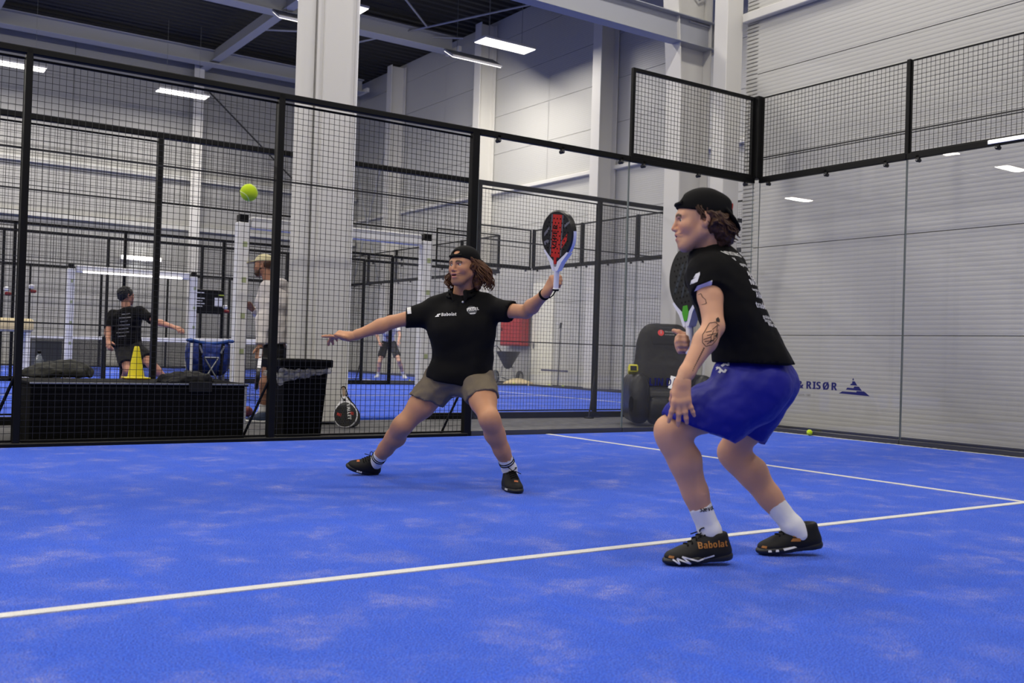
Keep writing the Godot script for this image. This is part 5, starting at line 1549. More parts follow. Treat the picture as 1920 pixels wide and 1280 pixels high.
	for q in [0, 1]: print_on(s, b, poly_tris(PackedVector2Array([Vector2(-0.012 + 0.012 * q, 0.002 + 0.010 * q), Vector2(0.016 + 0.006 * q, 0.004 + 0.010 * q), Vector2(0.012 + 0.012 * q, 0.013 + 0.010 * q), Vector2(-0.004 + 0.008 * q, 0.010 + 0.010 * q)])), org, rr2, UPV)
	obj("chest_lettering", b, M.white_cloth, sh)
	b = MB.new()
	org = Vector3(-5.9766, 1.0780, 3.1947)
	var dsc := PackedVector2Array()
	for i in 24: dsc.append(Vector2(cos(TAU * i / 24), sin(TAU * i / 24)) * 0.028)
	print_on(s, b, poly_tris(dsc), org, Vector3(0.9511, 0.0831, 0.2889).normalized(), UPV, 0.0015)
	obj("badge", b, mat(Color(0.30, 0.31, 0.33), 0.9), sh)
	b = MB.new()
	print_on(s, b, text_tris("PADEL", 0.024), org + Vector3(-0.0276, -0.0131, -0.0191), Vector3(0.9041, 0.1519, 0.3183).normalized(), UPV, 0.003)
	print_on(s, b, stroke([Vector2(-0.02, 0.014), Vector2(0.02, 0.018)], 0.006), org, Vector3(0.9511, 0.0831, 0.2889).normalized(), UPV, 0.003)
	print_on(s, b, stroke([Vector2(-0.016, -0.02), Vector2(0.016, -0.018)], 0.005), org, Vector3(0.9511, 0.0831, 0.2889).normalized(), UPV, 0.003)
	obj("badge_lettering", b, M.white_cloth, sh)
	b = MB.new()
	print_on(s, b, poly_tris(PackedVector2Array([Vector2(-0.012, -0.018), Vector2(0.012, -0.022), Vector2(0.014, 0.022), Vector2(-0.010, 0.024)])), Vector3(-6.2577, 1.0663, 2.8808), Vector3(0.7831, 0.2898, 0.5404), Vector3(-0.1959, 0.9532, -0.1206))
	obj("sleeve_mark", b, M.white_cloth, sh)
	# khaki shorts
	s = SDF.new()
	s.gk = 0.03
	s.g = 1
	s.cone(Vector3(-6.0104, 0.6751, 2.9234), 0.11, Vector3(-5.8839, 0.6845, 3.0465), 0.11, 0.06)
	s.cone(Vector3(-5.9706, 0.6334, 2.9500), 0.108, Vector3(-5.9207, 0.6401, 3.0206), 0.108, 0.06)
	s.plane(Vector3(0.0323, -0.9994, 0.0079), Vector3(-5.9399, 0.5493, 2.9941))
	s.g = 2
	s.cone(J.hipr, 0.118, J.hipr.lerp(J.knr, 0.62), 0.104, 0.05)
	s.plane(Vector3(-0.2988, -0.9309, -0.0967), Vector3(-6.1150, 0.5116, 2.9100))
	s.g = 3
	s.cone(J.hipl, 0.112, J.hipl.lerp(J.knl, 0.7), 0.100, 0.05)
	s.plane(Vector3(-0.0451, -0.8579, 0.5024), Vector3(-5.9250, 0.5518, 3.2225))
	var nz2 := FastNoiseLite.new(); nz2.seed = 4; nz2.frequency = 9.0; nz2.fractal_octaves = 2
	s.noise = nz2; s.amp = 0.014
	b = MB.new(); s.mesh_into(b, 0.0115)
	obj("shorts", b, M.khaki, t)
	# socks with dark bands, and shoes
	var cols := {"upper": M.shoe_black, "sole": M.shoe_sole, "lace": M.black_cloth}
	for e in ["l", "r"]:
		var r = sock(t, J["kn" + e], J["an" + e], 0.24, 0.043, 0.047, J["bk" + e] * 0.5, M.white_cloth)
		var ax: Vector3 = (J["kn" + e] - J["an" + e]).normalized()
		b = MB.new()
		for k in [0.12, 0.16]: b.add(ring(J["an" + e].lerp(J["kn" + e], k), ax, 0.0485, 0.0028))
		obj("sock_band", b, M.black_cloth, r[0])
	var s2 := shoe(t, Vector3(-5.7513, 0.0744, 3.2741) * Vector3(1, 0, 1), Vector3(-5.8067, 0.0119, 3.4655) * Vector3(1, 0, 1), Vector3.UP, 1.0, cols)
	var s3 := shoe(t, Vector3(-6.1907, 0.0167, 2.3663) * Vector3(1, 0, 1) + Vector3(0, 0.002, 0), Vector3(-6.3738, 0.0446, 2.3625), Vector3(-0.1675, 0.8983, 0.4072), 1.0, cols)
	for k in [s2, s3]:
		var q: Callable = k.cut.q
		var f: Vector3 = k.cut.f; var u: Vector3 = k.cut.u
		var sr: Vector3 = u.cross(f)
		b = MB.new()
		print_on(k, b, poly_tris(PackedVector2Array([Vector2(-0.014, -0.01), Vector2(0.01, -0.014), Vector2(0.014, 0.0), Vector2(-0.008, 0.006)])), q.call(0.245, 0.03), -sr, f)
		print_on(k, b, poly_tris(PackedVector2Array([Vector2(-0.012, -0.006), Vector2(0.012, -0.006), Vector2(0.012, 0.008), Vector2(-0.012, 0.008)])), q.call(0.115, 0.06), -sr, f, 0.004)
		obj("orange_mark", b, mat(Color(0.7, 0.36, 0.12), 0.5), k.cut.node)
		b = MB.new()
		for e in [0.0, 0.02, 0.04]: print_on(k.cut.sole, b, poly_tris(PackedVector2Array([Vector2(-0.006, 0.002), Vector2(0.006, 0.0), Vector2(0.004, 0.012), Vector2(-0.005, 0.012)])), q.call(0.235 - e, 0.012), (f if k == s2 else -f), u, 0.003)
		obj("white_mark", b, M.white_cloth, k.cut.node)
	# hair, then the cap turned backwards
	s = SDF.new()
	s.gk = 0.03
	var hq := func(x: float, y: float, z: float) -> Vector3: return ho + hb * Vector3(x, y, z)
	s.ell(hq.call(0, 0.03, -0.02), Vector3(0.077, 0.078, 0.092), hb, 0.02)
	s.cone(hq.call(0.062, 0.0, -0.06), 0.042, hq.call(0.07, -0.10, -0.05), 0.036, 0.03)
	s.cone(hq.call(-0.055, 0.0, -0.07), 0.042, hq.call(-0.075, -0.09, -0.05), 0.034, 0.03)
	s.cone(hq.call(0.0, -0.02, -0.085), 0.05, hq.call(0.0, -0.11, -0.085), 0.05, 0.03)
	s.plane(hb * Vector3(0, 0, 1), hq.call(0, 0, 0.026))
	s.cone(hq.call(0.072, 0.04, 0.012), 0.018, hq.call(0.074, -0.02, 0.004), 0.018, 0.02)
	s.cone(hq.call(-0.072, 0.04, 0.012), 0.018, hq.call(-0.074, -0.02, 0.004), 0.018, 0.02)
	s.plane(hb * Vector3(0, 0.95, -0.30), hq.call(0, 0.058, 0.07))
	var nh := FastNoiseLite.new(); nh.seed = 5; nh.frequency = 26; nh.fractal_octaves = 2
	s.noise = nh; s.amp = 0.02
	b = MB.new(); s.mesh_into(b, 0.006)
	var rng := RandomNumberGenerator.new(); rng.seed = 7
	locks(b, rng, [hq.call(0.074, 0.03, 0.015), hq.call(0.08, 0.02, -0.05), hq.call(0.05, 0.02, -0.11)], hb * Vector3(0.16, -1, -0.1), hb * Vector3(1, 0, -0.6), 0.16, 90, 0.011, 0.0062)
	locks(b, rng, [hq.call(-0.07, 0.0, 0.0), hq.call(-0.078, 0.0, -0.05), hq.call(-0.03, 0.02, -0.11)], hb * Vector3(-0.3, -1, 0.0), hb * Vector3(-1, 0, 0.1), 0.13, 80, 0.011, 0.0062)
	obj("hair", b, M.hair_brown, t)
	s = SDF.new()
	s.gk = 0.01
	s.g = 1
	s.ell(hq.call(0, 0.045, -0.014), Vector3(0.087, 0.084, 0.107), hb, 0.01)
	s.plane(hb * Vector3(0, -0.95, 0.30), hq.call(0, 0.048, 0.07))
	s.g = 2
	s.ell(hq.call(0, 0.012, -0.135), Vector3(0.072, 0.012, 0.07), hb * Basis(Vector3.RIGHT, -0.75), 0.01)
	s.carve(hq.call(0, 0.084, 0.085), Vector3(0.027, 0.012, 0.05), hb, 0.004)
	b = MB.new(); s.mesh_into(b, 0.005)
	var cap := obj("cap", b, M.black_cloth, t)
	b = MB.new()
	var st := PackedVector3Array()
	for i in 9:
		var a := lerpf(-0.55, 0.55, i / 8.0)
		st.append(hq.call(sin(a) * 0.088, 0.064 - 0.004 * cos(a), -0.014 + cos(a) * 0.108))
	b.tube(st, 0.008, 8)
	obj("strap", b, M.black_cloth, cap)
	# wrist band and cord
	b = ring(J.wrl.lerp(J.ell, 0.08), (J.ell - J.wrl).normalized(), 0.034, 0.010)
	obj("wrist_band", b, M.black_cloth, t)
	# raised racket
	var wc := Vector3(-5.7682, 1.2465, 3.7276)
	var rk := racket("red and black padel racket with white throat raised by the lunging player", wc - gup * 0.055 + Vector3(0.0000, 0.0000, 0.0000), gup, Vector3(-0.9886, -0.0309, 0.1346), {"rim": M.rim_black, "face": M.carbon, "throat": M.gloss_white, "grip": M.gloss_white, "cap": M.black})
	racket_print(rk, "red_stripe", [[[-0.034, 0.19], [0.034, 0.19], [0.036, 0.43], [-0.036, 0.43]], [[0.045, 0.24], [0.085, 0.29], [0.085, 0.33], [0.045, 0.28]]], mat(Color(0.72, 0.10, 0.05), 0.4))
	racket_print(rk, "grey_trim", [[[-0.046, 0.2], [-0.038, 0.2], [-0.04, 0.43], [-0.047, 0.43]], [[0.038, 0.2], [0.046, 0.2], [0.047, 0.43], [0.04, 0.43]], [[-0.1, 0.30], [-0.06, 0.34], [-0.06, 0.36], [-0.1, 0.32]], [[0.06, 0.36], [0.1, 0.39], [0.1, 0.40], [0.06, 0.38]], [[-0.09, 0.25], [-0.06, 0.27], [-0.06, 0.29], [-0.1, 0.27]]], mat(Color(0.4, 0.4, 0.42), 0.4))
	var tf: Transform3D = rk.get_meta("tf")
	b = MB.new()
	var vt := text_tris("VIPER", 0.05)
	for e in [1.0, -1.0]: flat_text(b, vt, tf * Vector3(0.018 * e, 0.235, 0.0197 * e), tf.basis * Vector3(0, 1, 0), tf.basis * Vector3(-e, 0, 0))
	obj("lettering", b, M.black, rk.get_node("face"))
	b = MB.new(); b.prism(PackedVector2Array([Vector2(-0.006, 0.15), Vector2(0.006, 0.15), Vector2(0.012, 0.19), Vector2(-0.012, 0.19)]), -0.02, 0.02, tf)
	obj("red_inlay", b, mat(Color(0.7, 0.1, 0.08), 0.4), rk)
	b = MB.new()
	for q in [[0.24, 0.30]]:
		for i in 10:
			var a0 := lerpf(-0.75, 0.2, i / 10.0); var a1 := lerpf(-0.75, 0.2, (i + 1) / 10.0)
			b.quad(tf * Vector3(cos(a0) * 0.1295, 0.318 + sin(a0) * 0.14, -0.012), tf * Vector3(cos(a1) * 0.1295, 0.318 + sin(a1) * 0.14, -0.012), tf * Vector3(cos(a1) * 0.1295, 0.318 + sin(a1) * 0.14, 0.012), tf * Vector3(cos(a0) * 0.1295, 0.318 + sin(a0) * 0.14, 0.012))
	obj("rim_label", b, mat(Color(0.75, 0.78, 0.9), 0.4), rk)
	b = MB.new(); b.tube(PackedVector3Array([tf * Vector3(0, -0.002, 0), tf * Vector3(-0.01, -0.03, 0.01), J.wrl.lerp(J.ell, 0.08) + Vector3(0.0141, -0.0193, 0.0336), J.wrl.lerp(J.ell, 0.08) + Vector3(-0.0011, 0.0203, 0.0359)]), 0.004, 6)
	obj("wrist_cord", b, M.black_cloth, rk)

func person_crouching():
	# the player in blue shorts, seen from the side
	var t := thing("person", "person in black t-shirt and royal blue shorts crouching side on, cap turned backwards", "person", Vector3(-6.0496, 0.0122, 5.4325) * Vector3(1, 0, 1))
	var skin := Color(0.60, 0.32, 0.19)
	var J := {
		"shl": Vector3(-6.3105, 1.1665, 5.4520), "shr": Vector3(-6.1310, 1.1712, 5.2478), "ell": Vector3(-6.3650, 0.9519, 5.5450), "wrl": Vector3(-6.5190, 0.7483, 5.5457), "elr": Vector3(-5.9689, 0.9041, 5.1853), "wrr": Vector3(-6.1364, 0.8765, 5.2399),
		"chest": Vector3(-6.1349, 1.0764, 5.3892), "pelvis": Vector3(-6.0011, 0.7557, 5.4763), "hipl": Vector3(-6.0883, 0.7130, 5.5129), "hipr": Vector3(-5.9342, 0.7058, 5.4365),
		"knl": Vector3(-6.4109, 0.5394, 5.3743), "anl": Vector3(-6.2208, 0.1340, 5.4139), "knr": Vector3(-5.9425, 0.4302, 5.2694), "anr": Vector3(-5.7612, 0.1260, 5.4498),
		"bkl": Vector3(0.7768, 0.2295, 0.5352), "bkr": Vector3(0.5989, 0.6230, 0.4190)}
	var s := SDF.new()
	limb_body(s, J, 1.0)
	var b := MB.new(); b.colored = true; b.col = skin
	s.mesh_into(b, 0.010)
	var ho := Vector3(-6.2915, 1.3829, 5.3833)
	var hb := basis_of(Vector3(-0.7816, -0.1001, -0.5973), 0.0)
	var hs := SDF.new()
	head_sdf(hs, ho, hb, Vector3(-6.2224, 1.2505, 5.3802), 0.057)
	var brow := Color(0.09, 0.05, 0.03)
	hs.mesh_into(b, 0.0036, head_shade(ho, hb, skin, brow, 0.12, Color(0.45, 0.18, 0.15)))
	var h := SDF.new()
	hand(h, J.wrl, Vector3(-0.1189, -0.9740, 0.0502), Vector3(0.6672, -0.0845, -0.7564), Vector3(-0.7554, 0.0906, -0.6372), [[10, 14, 8], [10, 14, 8], [10, 14, 10], [10, 14, 10]], [11, -3, -14, -27], [0.75, 0.3, 0.6, 0.5, -0.2, 0.3], 0.93)
	h.mesh_into(b, 0.0034)
	h = SDF.new()
	var gup := Vector3(0.0303, 0.9857, -0.0986).normalized()
	hand(h, J.wrr, Vector3(-0.8418, 0.0702, -0.3330), Vector3(-0.6240, 0.1357, 0.7261), Vector3(0.1076, 0.9738, -0.0337), [[70, 80, 45], [72, 80, 48], [74, 80, 50], [74, 80, 50]], [2, 0, 0, -2], [0.7, 0.5, -0.4, 0.5, 0.1, -0.4])
	h.mesh_into(b, 0.0038)
	var body := obj("body", b, M.skin, t)
	eyes(body, ho, hb, Vector3(-0.9127, -0.0326, -0.3831).normalized())
	# tattoos on the near arm
	b = MB.new()
	var ao := Vector3(-6.4215, 0.8925, 5.5661)
	var ar := Vector3(0.7356, 0.2279, 0.5070).normalized(); var au := Vector3(0.3172, 0.9126, 0.2302).normalized()
	ar = (ar - au * ar.dot(au)).normalized()
	var lines := [[[0.0, 0.05], [0.012, 0.075], [0.018, 0.05]], [[-0.022, 0.045], [-0.018, 0.07], [0.0, 0.082], [0.02, 0.075]], [[-0.022, 0.045], [-0.028, 0.015], [-0.018, -0.012], [0.0, -0.02]], [[0.02, 0.06], [0.032, 0.03], [0.02, -0.005], [0.0, -0.02]], [[-0.012, 0.02], [0.02, 0.045]], [[0.0, -0.01], [0.026, 0.03]], [[-0.018, 0.0], [0.004, 0.022], [0.012, 0.0]], [[0.004, 0.022], [0.006, 0.05]], [[-0.012, -0.005], [0.018, 0.012]], [[-0.02, 0.03], [0.0, 0.045]], [[0.012, 0.035], [0.02, 0.012], [0.006, 0.01]]]
	for l in lines:
		var q := []
		for w in l: q.append(Vector2(w[0], w[1]))
		print_on(s, b, stroke(q, 0.0022, 0.01), ao, ar, au, 0.0008)
	print_on(s, b, poly_tris(PackedVector2Array([Vector2(0.002, 0.085), Vector2(0.016, 0.09), Vector2(0.012, 0.1), Vector2(0.004, 0.106), Vector2(-0.002, 0.096)])), ao, ar, au, 0.0008)
	print_on(s, b, poly_tris(PackedVector2Array([Vector2(0.016, 0.03), Vector2(0.028, 0.03), Vector2(0.024, 0.052)])), ao, ar, au, 0.0008)
	for i in 13:
		var p := Vector2(-0.004 - 0.0006 * i, -0.032 - i * 0.0078)
		var w := 0.0042 - 0.00015 * i
		print_on(s, b, PackedVector2Array([p + Vector2(-w, 0), p + Vector2(w, 0), p + Vector2(0, w * 1.4), p + Vector2(-w * 0.6, -w * 0.4), p + Vector2(w * 0.6, -w * 0.4), p + Vector2(0, -w)]), ao, ar, au, 0.0008)
	ao = Vector3(-6.3948, 1.0459, 5.5138)
	for l in [[[-0.012, 0.03], [-0.004, 0.034], [0.0, 0.02], [0.01, 0.01], [0.012, -0.005]], [[-0.03, 0.0], [-0.012, -0.012], [0.006, -0.008], [0.014, -0.004]], [[-0.03, 0.0], [-0.034, 0.016]], [[-0.03, -0.02], [-0.02, -0.03], [-0.012, -0.02]]]:
		var q := []
		for w in l: q.append(Vector2(w[0], w[1]))
		print_on(s, b, stroke(q, 0.0018, 0.01), ao, RT, UPV, 0.0008)
	obj("tattoo", b, mat(Color(0.16, 0.12, 0.11), 0.8), body)
	# t-shirt
	var nz := FastNoiseLite.new(); nz.seed = 31; nz.frequency = 4.5; nz.fractal_octaves = 3
	s = SDF.new()
	s.gk = 0.05
	s.g = 1
	s.cone(Vector3(-6.2548, 1.1716, 5.4296), 0.085, Vector3(-6.1231, 1.1704, 5.2774), 0.085, 0.06)
	s.cone(Vector3(-6.2211, 1.1128, 5.4519), 0.115, Vector3(-6.0842, 1.1155, 5.3033), 0.115, 0.08)
	s.cone(Vector3(-6.1893, 1.0066, 5.4722), 0.125, Vector3(-6.0622, 1.0100, 5.3411), 0.125, 0.08)
	s.cone(Vector3(-6.1207, 0.8909, 5.4932), 0.125, Vector3(-6.0143, 0.8909, 5.3964), 0.125, 0.08)
	s.cone(Vector3(-6.0672, 0.7954, 5.5164), 0.128, Vector3(-5.9632, 0.7901, 5.4300), 0.128, 0.08)
	s.cone(Vector3(-6.1236, 0.7716, 5.4775), 0.098, Vector3(-6.0178, 0.7702, 5.3923), 0.098, 0.08)
	s.cone(Vector3(-6.0216, 0.7486, 5.5227), 0.118, Vector3(-5.9437, 0.7467, 5.4548), 0.118, 0.05)
	s.cone(Vector3(-6.2133, 1.2464, 5.3864), 0.068, Vector3(-6.1753, 1.1947, 5.3875), 0.09, 0.05)
	s.plane(Vector3(-0.0089, -1.0010, -0.0203), Vector3(-6.0121, 0.8169, 5.4696))
	s.g = 2
	s.cone(J.shl, 0.08, J.shl.lerp(J.ell, 0.8), 0.067, 0.05)
	s.plane((J.ell - J.shl) + UPV * 0.01, Vector3(-6.3281, 1.0862, 5.4752))
	s.g = 3
	s.cone(J.shr, 0.078, J.shr.lerp(J.elr, 0.6), 0.068, 0.05)
	s.plane((J.elr - J.shr), J.shr.lerp(J.elr, 0.5))
	s.cone(Vector3(-6.2563, 1.2397, 5.3690), 0.062, Vector3(-6.1847, 1.2053, 5.3812), 0.08, 0.05)
	s.carve(Vector3(-6.2582, 1.2983, 5.3685), Vector3(0.062, 0.045, 0.066), Basis(), 0.012)
	s.noise = nz; s.amp = 0.013
	b = MB.new(); s.mesh_into(b, 0.0105)
	var sh := obj("t_shirt", b, M.black_cloth, t)
	# white marks on the sleeve
	b = MB.new()
	print_on(s, b, poly_tris(PackedVector2Array([Vector2(-0.033, -0.018), Vector2(0.026, 0.004), Vector2(0.026, 0.023), Vector2(-0.028, 0.002)])), Vector3(-6.3716, 1.1080, 5.4942), RT, UPV)
	print_on(s, b, poly_tris(PackedVector2Array([Vector2(-0.014, -0.018), Vector2(0.006, -0.008), Vector2(0.014, 0.016), Vector2(0.004, 0.012), Vector2(-0.012, -0.002)])), Vector3(-6.4000, 1.1340, 5.4752), RT, UPV)
	print_on(s, b, poly_tris(PackedVector2Array([Vector2(-0.008, -0.006), Vector2(0.013, 0.004), Vector2(0.014, 0.017), Vector2(0.0, 0.01)])), Vector3(-6.3987, 1.1466, 5.4762), RT, UPV)
	obj("sleeve_mark", b, M.white_cloth, sh)
	# sponsor lines down the back
	b = MB.new()
	var bo := [[Vector3(-6.5042, 1.2004, 5.7441), "VIKING", 0.034], [Vector3(-6.4828, 1.1799, 5.7584), "v", 0.03], [Vector3(-6.4648, 1.1632, 5.7706), "sport & fritid", 0.022], [Vector3(-6.4396, 1.1255, 5.7873), "AUTO", 0.033], [Vector3(-6.4329, 1.1142, 5.7917), "GAMING", 0.028], [Vector3(-6.4322, 1.0930, 5.7919), "NORDIC", 0.036], [Vector3(-6.4269, 1.0758, 5.7953), "bygg og anlegg", 0.014], [Vector3(-6.4148, 1.0472, 5.8032), "Albert", 0.034], [Vector3(-6.4136, 1.0106, 5.8034), "trade", 0.036], [Vector3(-6.3934, 0.9765, 5.8168), "grafisk trykk", 0.02], [Vector3(-6.3882, 0.9632, 5.8202), "service", 0.02], [Vector3(-6.3749, 0.9483, 5.8291), "Risør Bad", 0.024]]
	for q in bo:
		var h0 := s.ray(q[0], (q[0] - CAM).normalized(), 1.5)
		if h0 != Vector3.INF: print_on(s, b, text_tris(q[1], q[2] * 0.9), h0, Vector3(0.9851, -0.0194, -0.1620).normalized(), Vector3(-0.2774, 0.9201, -0.1769).normalized(), 0.0022)
	obj("back_lettering", b, M.white_cloth, sh)
	# royal blue shorts
	s = SDF.new()
	s.gk = 0.03
	s.g = 1
	s.cone(Vector3(-6.0395, 0.7479, 5.5105), 0.124, Vector3(-5.9473, 0.7421, 5.4523), 0.124, 0.06)
	s.cone(Vector3(-6.1301, 0.7541, 5.4727), 0.112, Vector3(-6.0172, 0.7524, 5.3925), 0.112, 0.06)
	s.plane(Vector3(0.0171, 1.0013, 0.0260), Vector3(-6.0130, 0.8433, 5.4694))
	s.g = 2
	s.cone(J.hipl, 0.122, J.hipl.lerp(J.knl, 0.8), 0.112, 0.06)
	s.cone(J.hipl, 0.122, J.hipl.lerp(J.knl, 0.8) + UPV * -0.075 + RT * 0.065, 0.075, 0.08)
	s.plane(Vector3(-0.2667, -0.9407, -0.1960), Vector3(-6.2842, 0.5457, 5.4006))
	s.g = 3
	s.cone(J.hipr, 0.122, J.hipr.lerp(J.knr, 0.9), 0.10, 0.06)
	s.plane(Vector3(-0.3004, -0.9220, -0.2188), Vector3(-5.9714, 0.5043, 5.3718))
	var nz2 := FastNoiseLite.new(); nz2.seed = 14; nz2.frequency = 6.0; nz2.fractal_octaves = 3
	s.noise = nz2; s.amp = 0.013
	b = MB.new(); s.mesh_into(b, 0.0105)
	var so := obj("shorts", b, M.royal, t)
	b = MB.new()
	var lo2 := s.ray(Vector3(-6.6581, 0.7924, 5.8753), (Vector3(-6.6581, 0.7924, 5.8753) - CAM).normalized(), 1.5)
	if lo2 == Vector3.INF: lo2 = Vector3(-6.2441, 0.7874, 5.4922)
	for q in [[[-0.012, -0.014], [-0.004, -0.002], [0.004, -0.012], [0.012, 0.0]], [[0.0, 0.012], [0.012, 0.022], [0.022, 0.016], [0.026, 0.028]], [[-0.022, -0.002], [-0.01, 0.008], [-0.004, -0.002]]]:
		var p := []
		for w in q: p.append(Vector2(w[0], w[1]))
		print_on(s, b, stroke(p, 0.007), lo2, RT, UPV, 0.003)
	obj("waist_mark", b, M.white_cloth, so)
	# socks, shoes
	var cols := {"upper": M.shoe_black, "sole": M.shoe_sole, "lace": M.black_cloth}
	var r1 = sock(t, J.knl, J.anl, 0.26, 0.044, 0.049, J.bkl * 0.5, M.white_cloth)
	b = MB.new(); print_on(r1[1], b, text_tris("bævær", 0.026), Vector3(-6.2967, 0.2093, 5.4237), Vector3(0.7965, 0.1302, 0.5473), Vector3(-0.1138, 0.9663, -0.0642), 0.0012); obj("sock_lettering", b, M.black_cloth, r1[0])
	sock(t, J.knr, J.anr, 0.30, 0.044, 0.049, J.bkr * 0.5, M.white_cloth)
	var gold := mat(Color(0.62, 0.40, 0.14), 0.5)
	var heels := [[Vector3(-6.1426, 0.0269, 5.4660), Vector3(-6.4131, 0.0046, 5.3410), Vector3(0, 0.022, 0)], [Vector3(-5.6360, 0.0214, 5.5098), Vector3(-5.8926, -0.0045, 5.3701), Vector3(0, 0.034, 0)]]
	for i in 2:
		var hl: Vector3 = heels[i][0]; hl.y = 0.001
		var tl: Vector3 = heels[i][1]; tl.y = 0.001
		tl = hl + (tl - hl).normalized() * 0.292
		var k := shoe(t, hl + heels[i][2], tl, Vector3.UP, -1.0, cols, 0.0055)
		var q: Callable = k.cut.q
		var f: Vector3 = k.cut.f; var u: Vector3 = k.cut.u; var r: Vector3 = k.cut.r
		# the side that faces the camera
		var sd: Vector3 = r if r.dot(FW) < 0 else -r
		b = MB.new()
		if i == 0:
			print_on(k, b, text_tris("Babolat", 0.034), q.call(0.155, 0.052) + sd * 0.0, -f, u)
		else:
			for e in [0, 1]: print_on(k, b, poly_tris(PackedVector2Array([Vector2(-0.022 + 0.012 * e, -0.006 + 0.018 * e), Vector2(0.02 + 0.004 * e, -0.01 + 0.016 * e), Vector2(0.024 - 0.004 * e, 0.004 + 0.016 * e), Vector2(-0.012 + 0.01 * e, 0.006 + 0.018 * e)])), q.call(0.13, 0.055), -f, u)
		obj("gold_lettering" if i == 0 else "gold_stripes", b, gold, k.cut.node)
		b = MB.new()
		print_on(k, b, poly_tris(PackedVector2Array([Vector2(-0.012, 0), Vector2(0.006, -0.004), Vector2(0.01, 0.006), Vector2(-0.006, 0.008)])), q.call(0.262, 0.032), -f, u)
		obj("gold_toe_mark", b, gold, k.cut.node)
		b = MB.new()
		if i == 0:
			var zz := [[0.26, 0.026], [0.235, 0.006], [0.245, 0.03], [0.19, 0.004], [0.225, 0.036], [0.16, 0.014], [0.09, 0.03]]
			for j in zz.size() - 1:
				var pp := []
				for w in [zz[j], zz[j + 1]]: pp.append(Vector2(0.155 - w[0], w[1] - 0.02))
				print_on(k, b, stroke(pp, 0.006), q.call(0.155, 0.02), -f, u, 0.004)
				print_on(k.cut.sole, b, stroke(pp, 0.006), q.call(0.155, 0.02), -f, u, 0.003)
		else:
			print_on(k.cut.sole, b, poly_tris(PackedVector2Array([Vector2(-0.03, 0.0), Vector2(0.05, 0.008), Vector2(0.05, 0.014), Vector2(-0.035, 0.01)])), q.call(0.155, 0.014), -f, u, 0.002)
			for e in [0.215, 0.245]: print_on(k.cut.sole, b, poly_tris(PackedVector2Array([Vector2(-0.007, -0.003), Vector2(0.007, -0.003), Vector2(0.006, 0.006), Vector2(-0.006, 0.006)])), q.call(e, 0.016), -f, u, 0.002)
		obj("white_mark", b, M.white_cloth, k.cut.node)
	# hair and cap
	var hq := func(x: float, y: float, z: float) -> Vector3: return ho + hb * Vector3(x, y, z)
	s = SDF.new()
	s.gk = 0.03
	s.ell(hq.call(0, 0.025, -0.025), Vector3(0.078, 0.08, 0.092), hb, 0.02)
	s.cone(hq.call(0.05, -0.02, -0.055), 0.04, hq.call(0.035, -0.065, -0.075), 0.036, 0.03)
	s.cone(hq.call(-0.05, -0.02, -0.055), 0.04, hq.call(-0.035, -0.065, -0.075), 0.036, 0.03)
	s.cone(hq.call(0, -0.02, -0.085), 0.05, hq.call(0, -0.07, -0.09), 0.042, 0.03)
	s.plane(hb * Vector3(0, -0.05, 1), hq.call(0, 0, 0.008))
	s.plane(hb * Vector3(0, 0.96, -0.28), hq.call(0, 0.062, 0.07))
	s.carve(hq.call(0.082, -0.01, -0.004), Vector3(0.022, 0.036, 0.022), hb, 0.008)
	s.carve(hq.call(-0.082, -0.01, -0.004), Vector3(0.022, 0.036, 0.022), hb, 0.008)
	var nh := FastNoiseLite.new(); nh.seed = 9; nh.frequency = 24; nh.fractal_octaves = 2
	s.noise = nh; s.amp = 0.016
	b = MB.new(); s.mesh_into(b, 0.0055)
	var rng := RandomNumberGenerator.new(); rng.seed = 3
	for e in [-1.0, 1.0]:
		locks(b, rng, [hq.call(0.074 * e, 0.015, -0.03), hq.call(0.07 * e, 0.005, -0.07), hq.call(0.03 * e, -0.01, -0.10)], hb * Vector3(-0.1 * e, -0.9, -0.5), hb * Vector3(e, 0, -0.3) * 0.25, 0.085, 60, 0.006, 0.0055)
		locks(b, rng, [hq.call(0.072 * e, 0.045, 0.03), hq.call(0.076 * e, 0.045, 0.0)], hb * Vector3(0.02 * e, -1.0, -0.35), hb * Vector3(e, 0, 0) * 0.12, 0.055, 22, 0.003, 0.004)
	obj("hair", b, M.hair_dark, t)
	s = SDF.new()
	s.gk = 0.008
	s.g = 1
	s.ell(hq.call(0, 0.042, -0.012), Vector3(0.086, 0.092, 0.108), hb, 0.01)
	s.cone(hq.call(0, 0.02, -0.10), 0.03, hq.call(0, 0.05, -0.09), 0.04, 0.03)
	s.plane(hb * Vector3(0, -0.96, 0.28), hq.call(0, 0.05, 0.07))
	s.g = 2
	s.ell(hq.call(0, 0.0, -0.120), Vector3(0.076, 0.012, 0.066), hb * Basis(Vector3.RIGHT, -1.0), 0.01)
	s.carve(hq.call(0, 0.10, 0.095), Vector3(0.034, 0.022, 0.04), hb, 0.004)
	b = MB.new(); s.mesh_into(b, 0.005)
	var cap := obj("cap", b, M.black_cloth, t)
	b = MB.new()
	var st := PackedVector3Array()
	for i in 9:
		var a := lerpf(-0.6, 0.6, i / 8.0)
		st.append(hq.call(sin(a) * 0.087, 0.072, -0.012 + cos(a) * 0.104))
	b.tube(st, 0.008, 8)
	obj("strap", b, M.black_cloth, cap)
	b = MB.new(); b.ball(hq.call(0.0, 0.035, -0.125), Vector3(0.024, 0.028, 0.006), hb * Basis(Vector3.RIGHT, -0.35), 16, 8)
	obj("red_emblem", b, mat(Color(0.6, 0.13, 0.12), 0.7), cap)
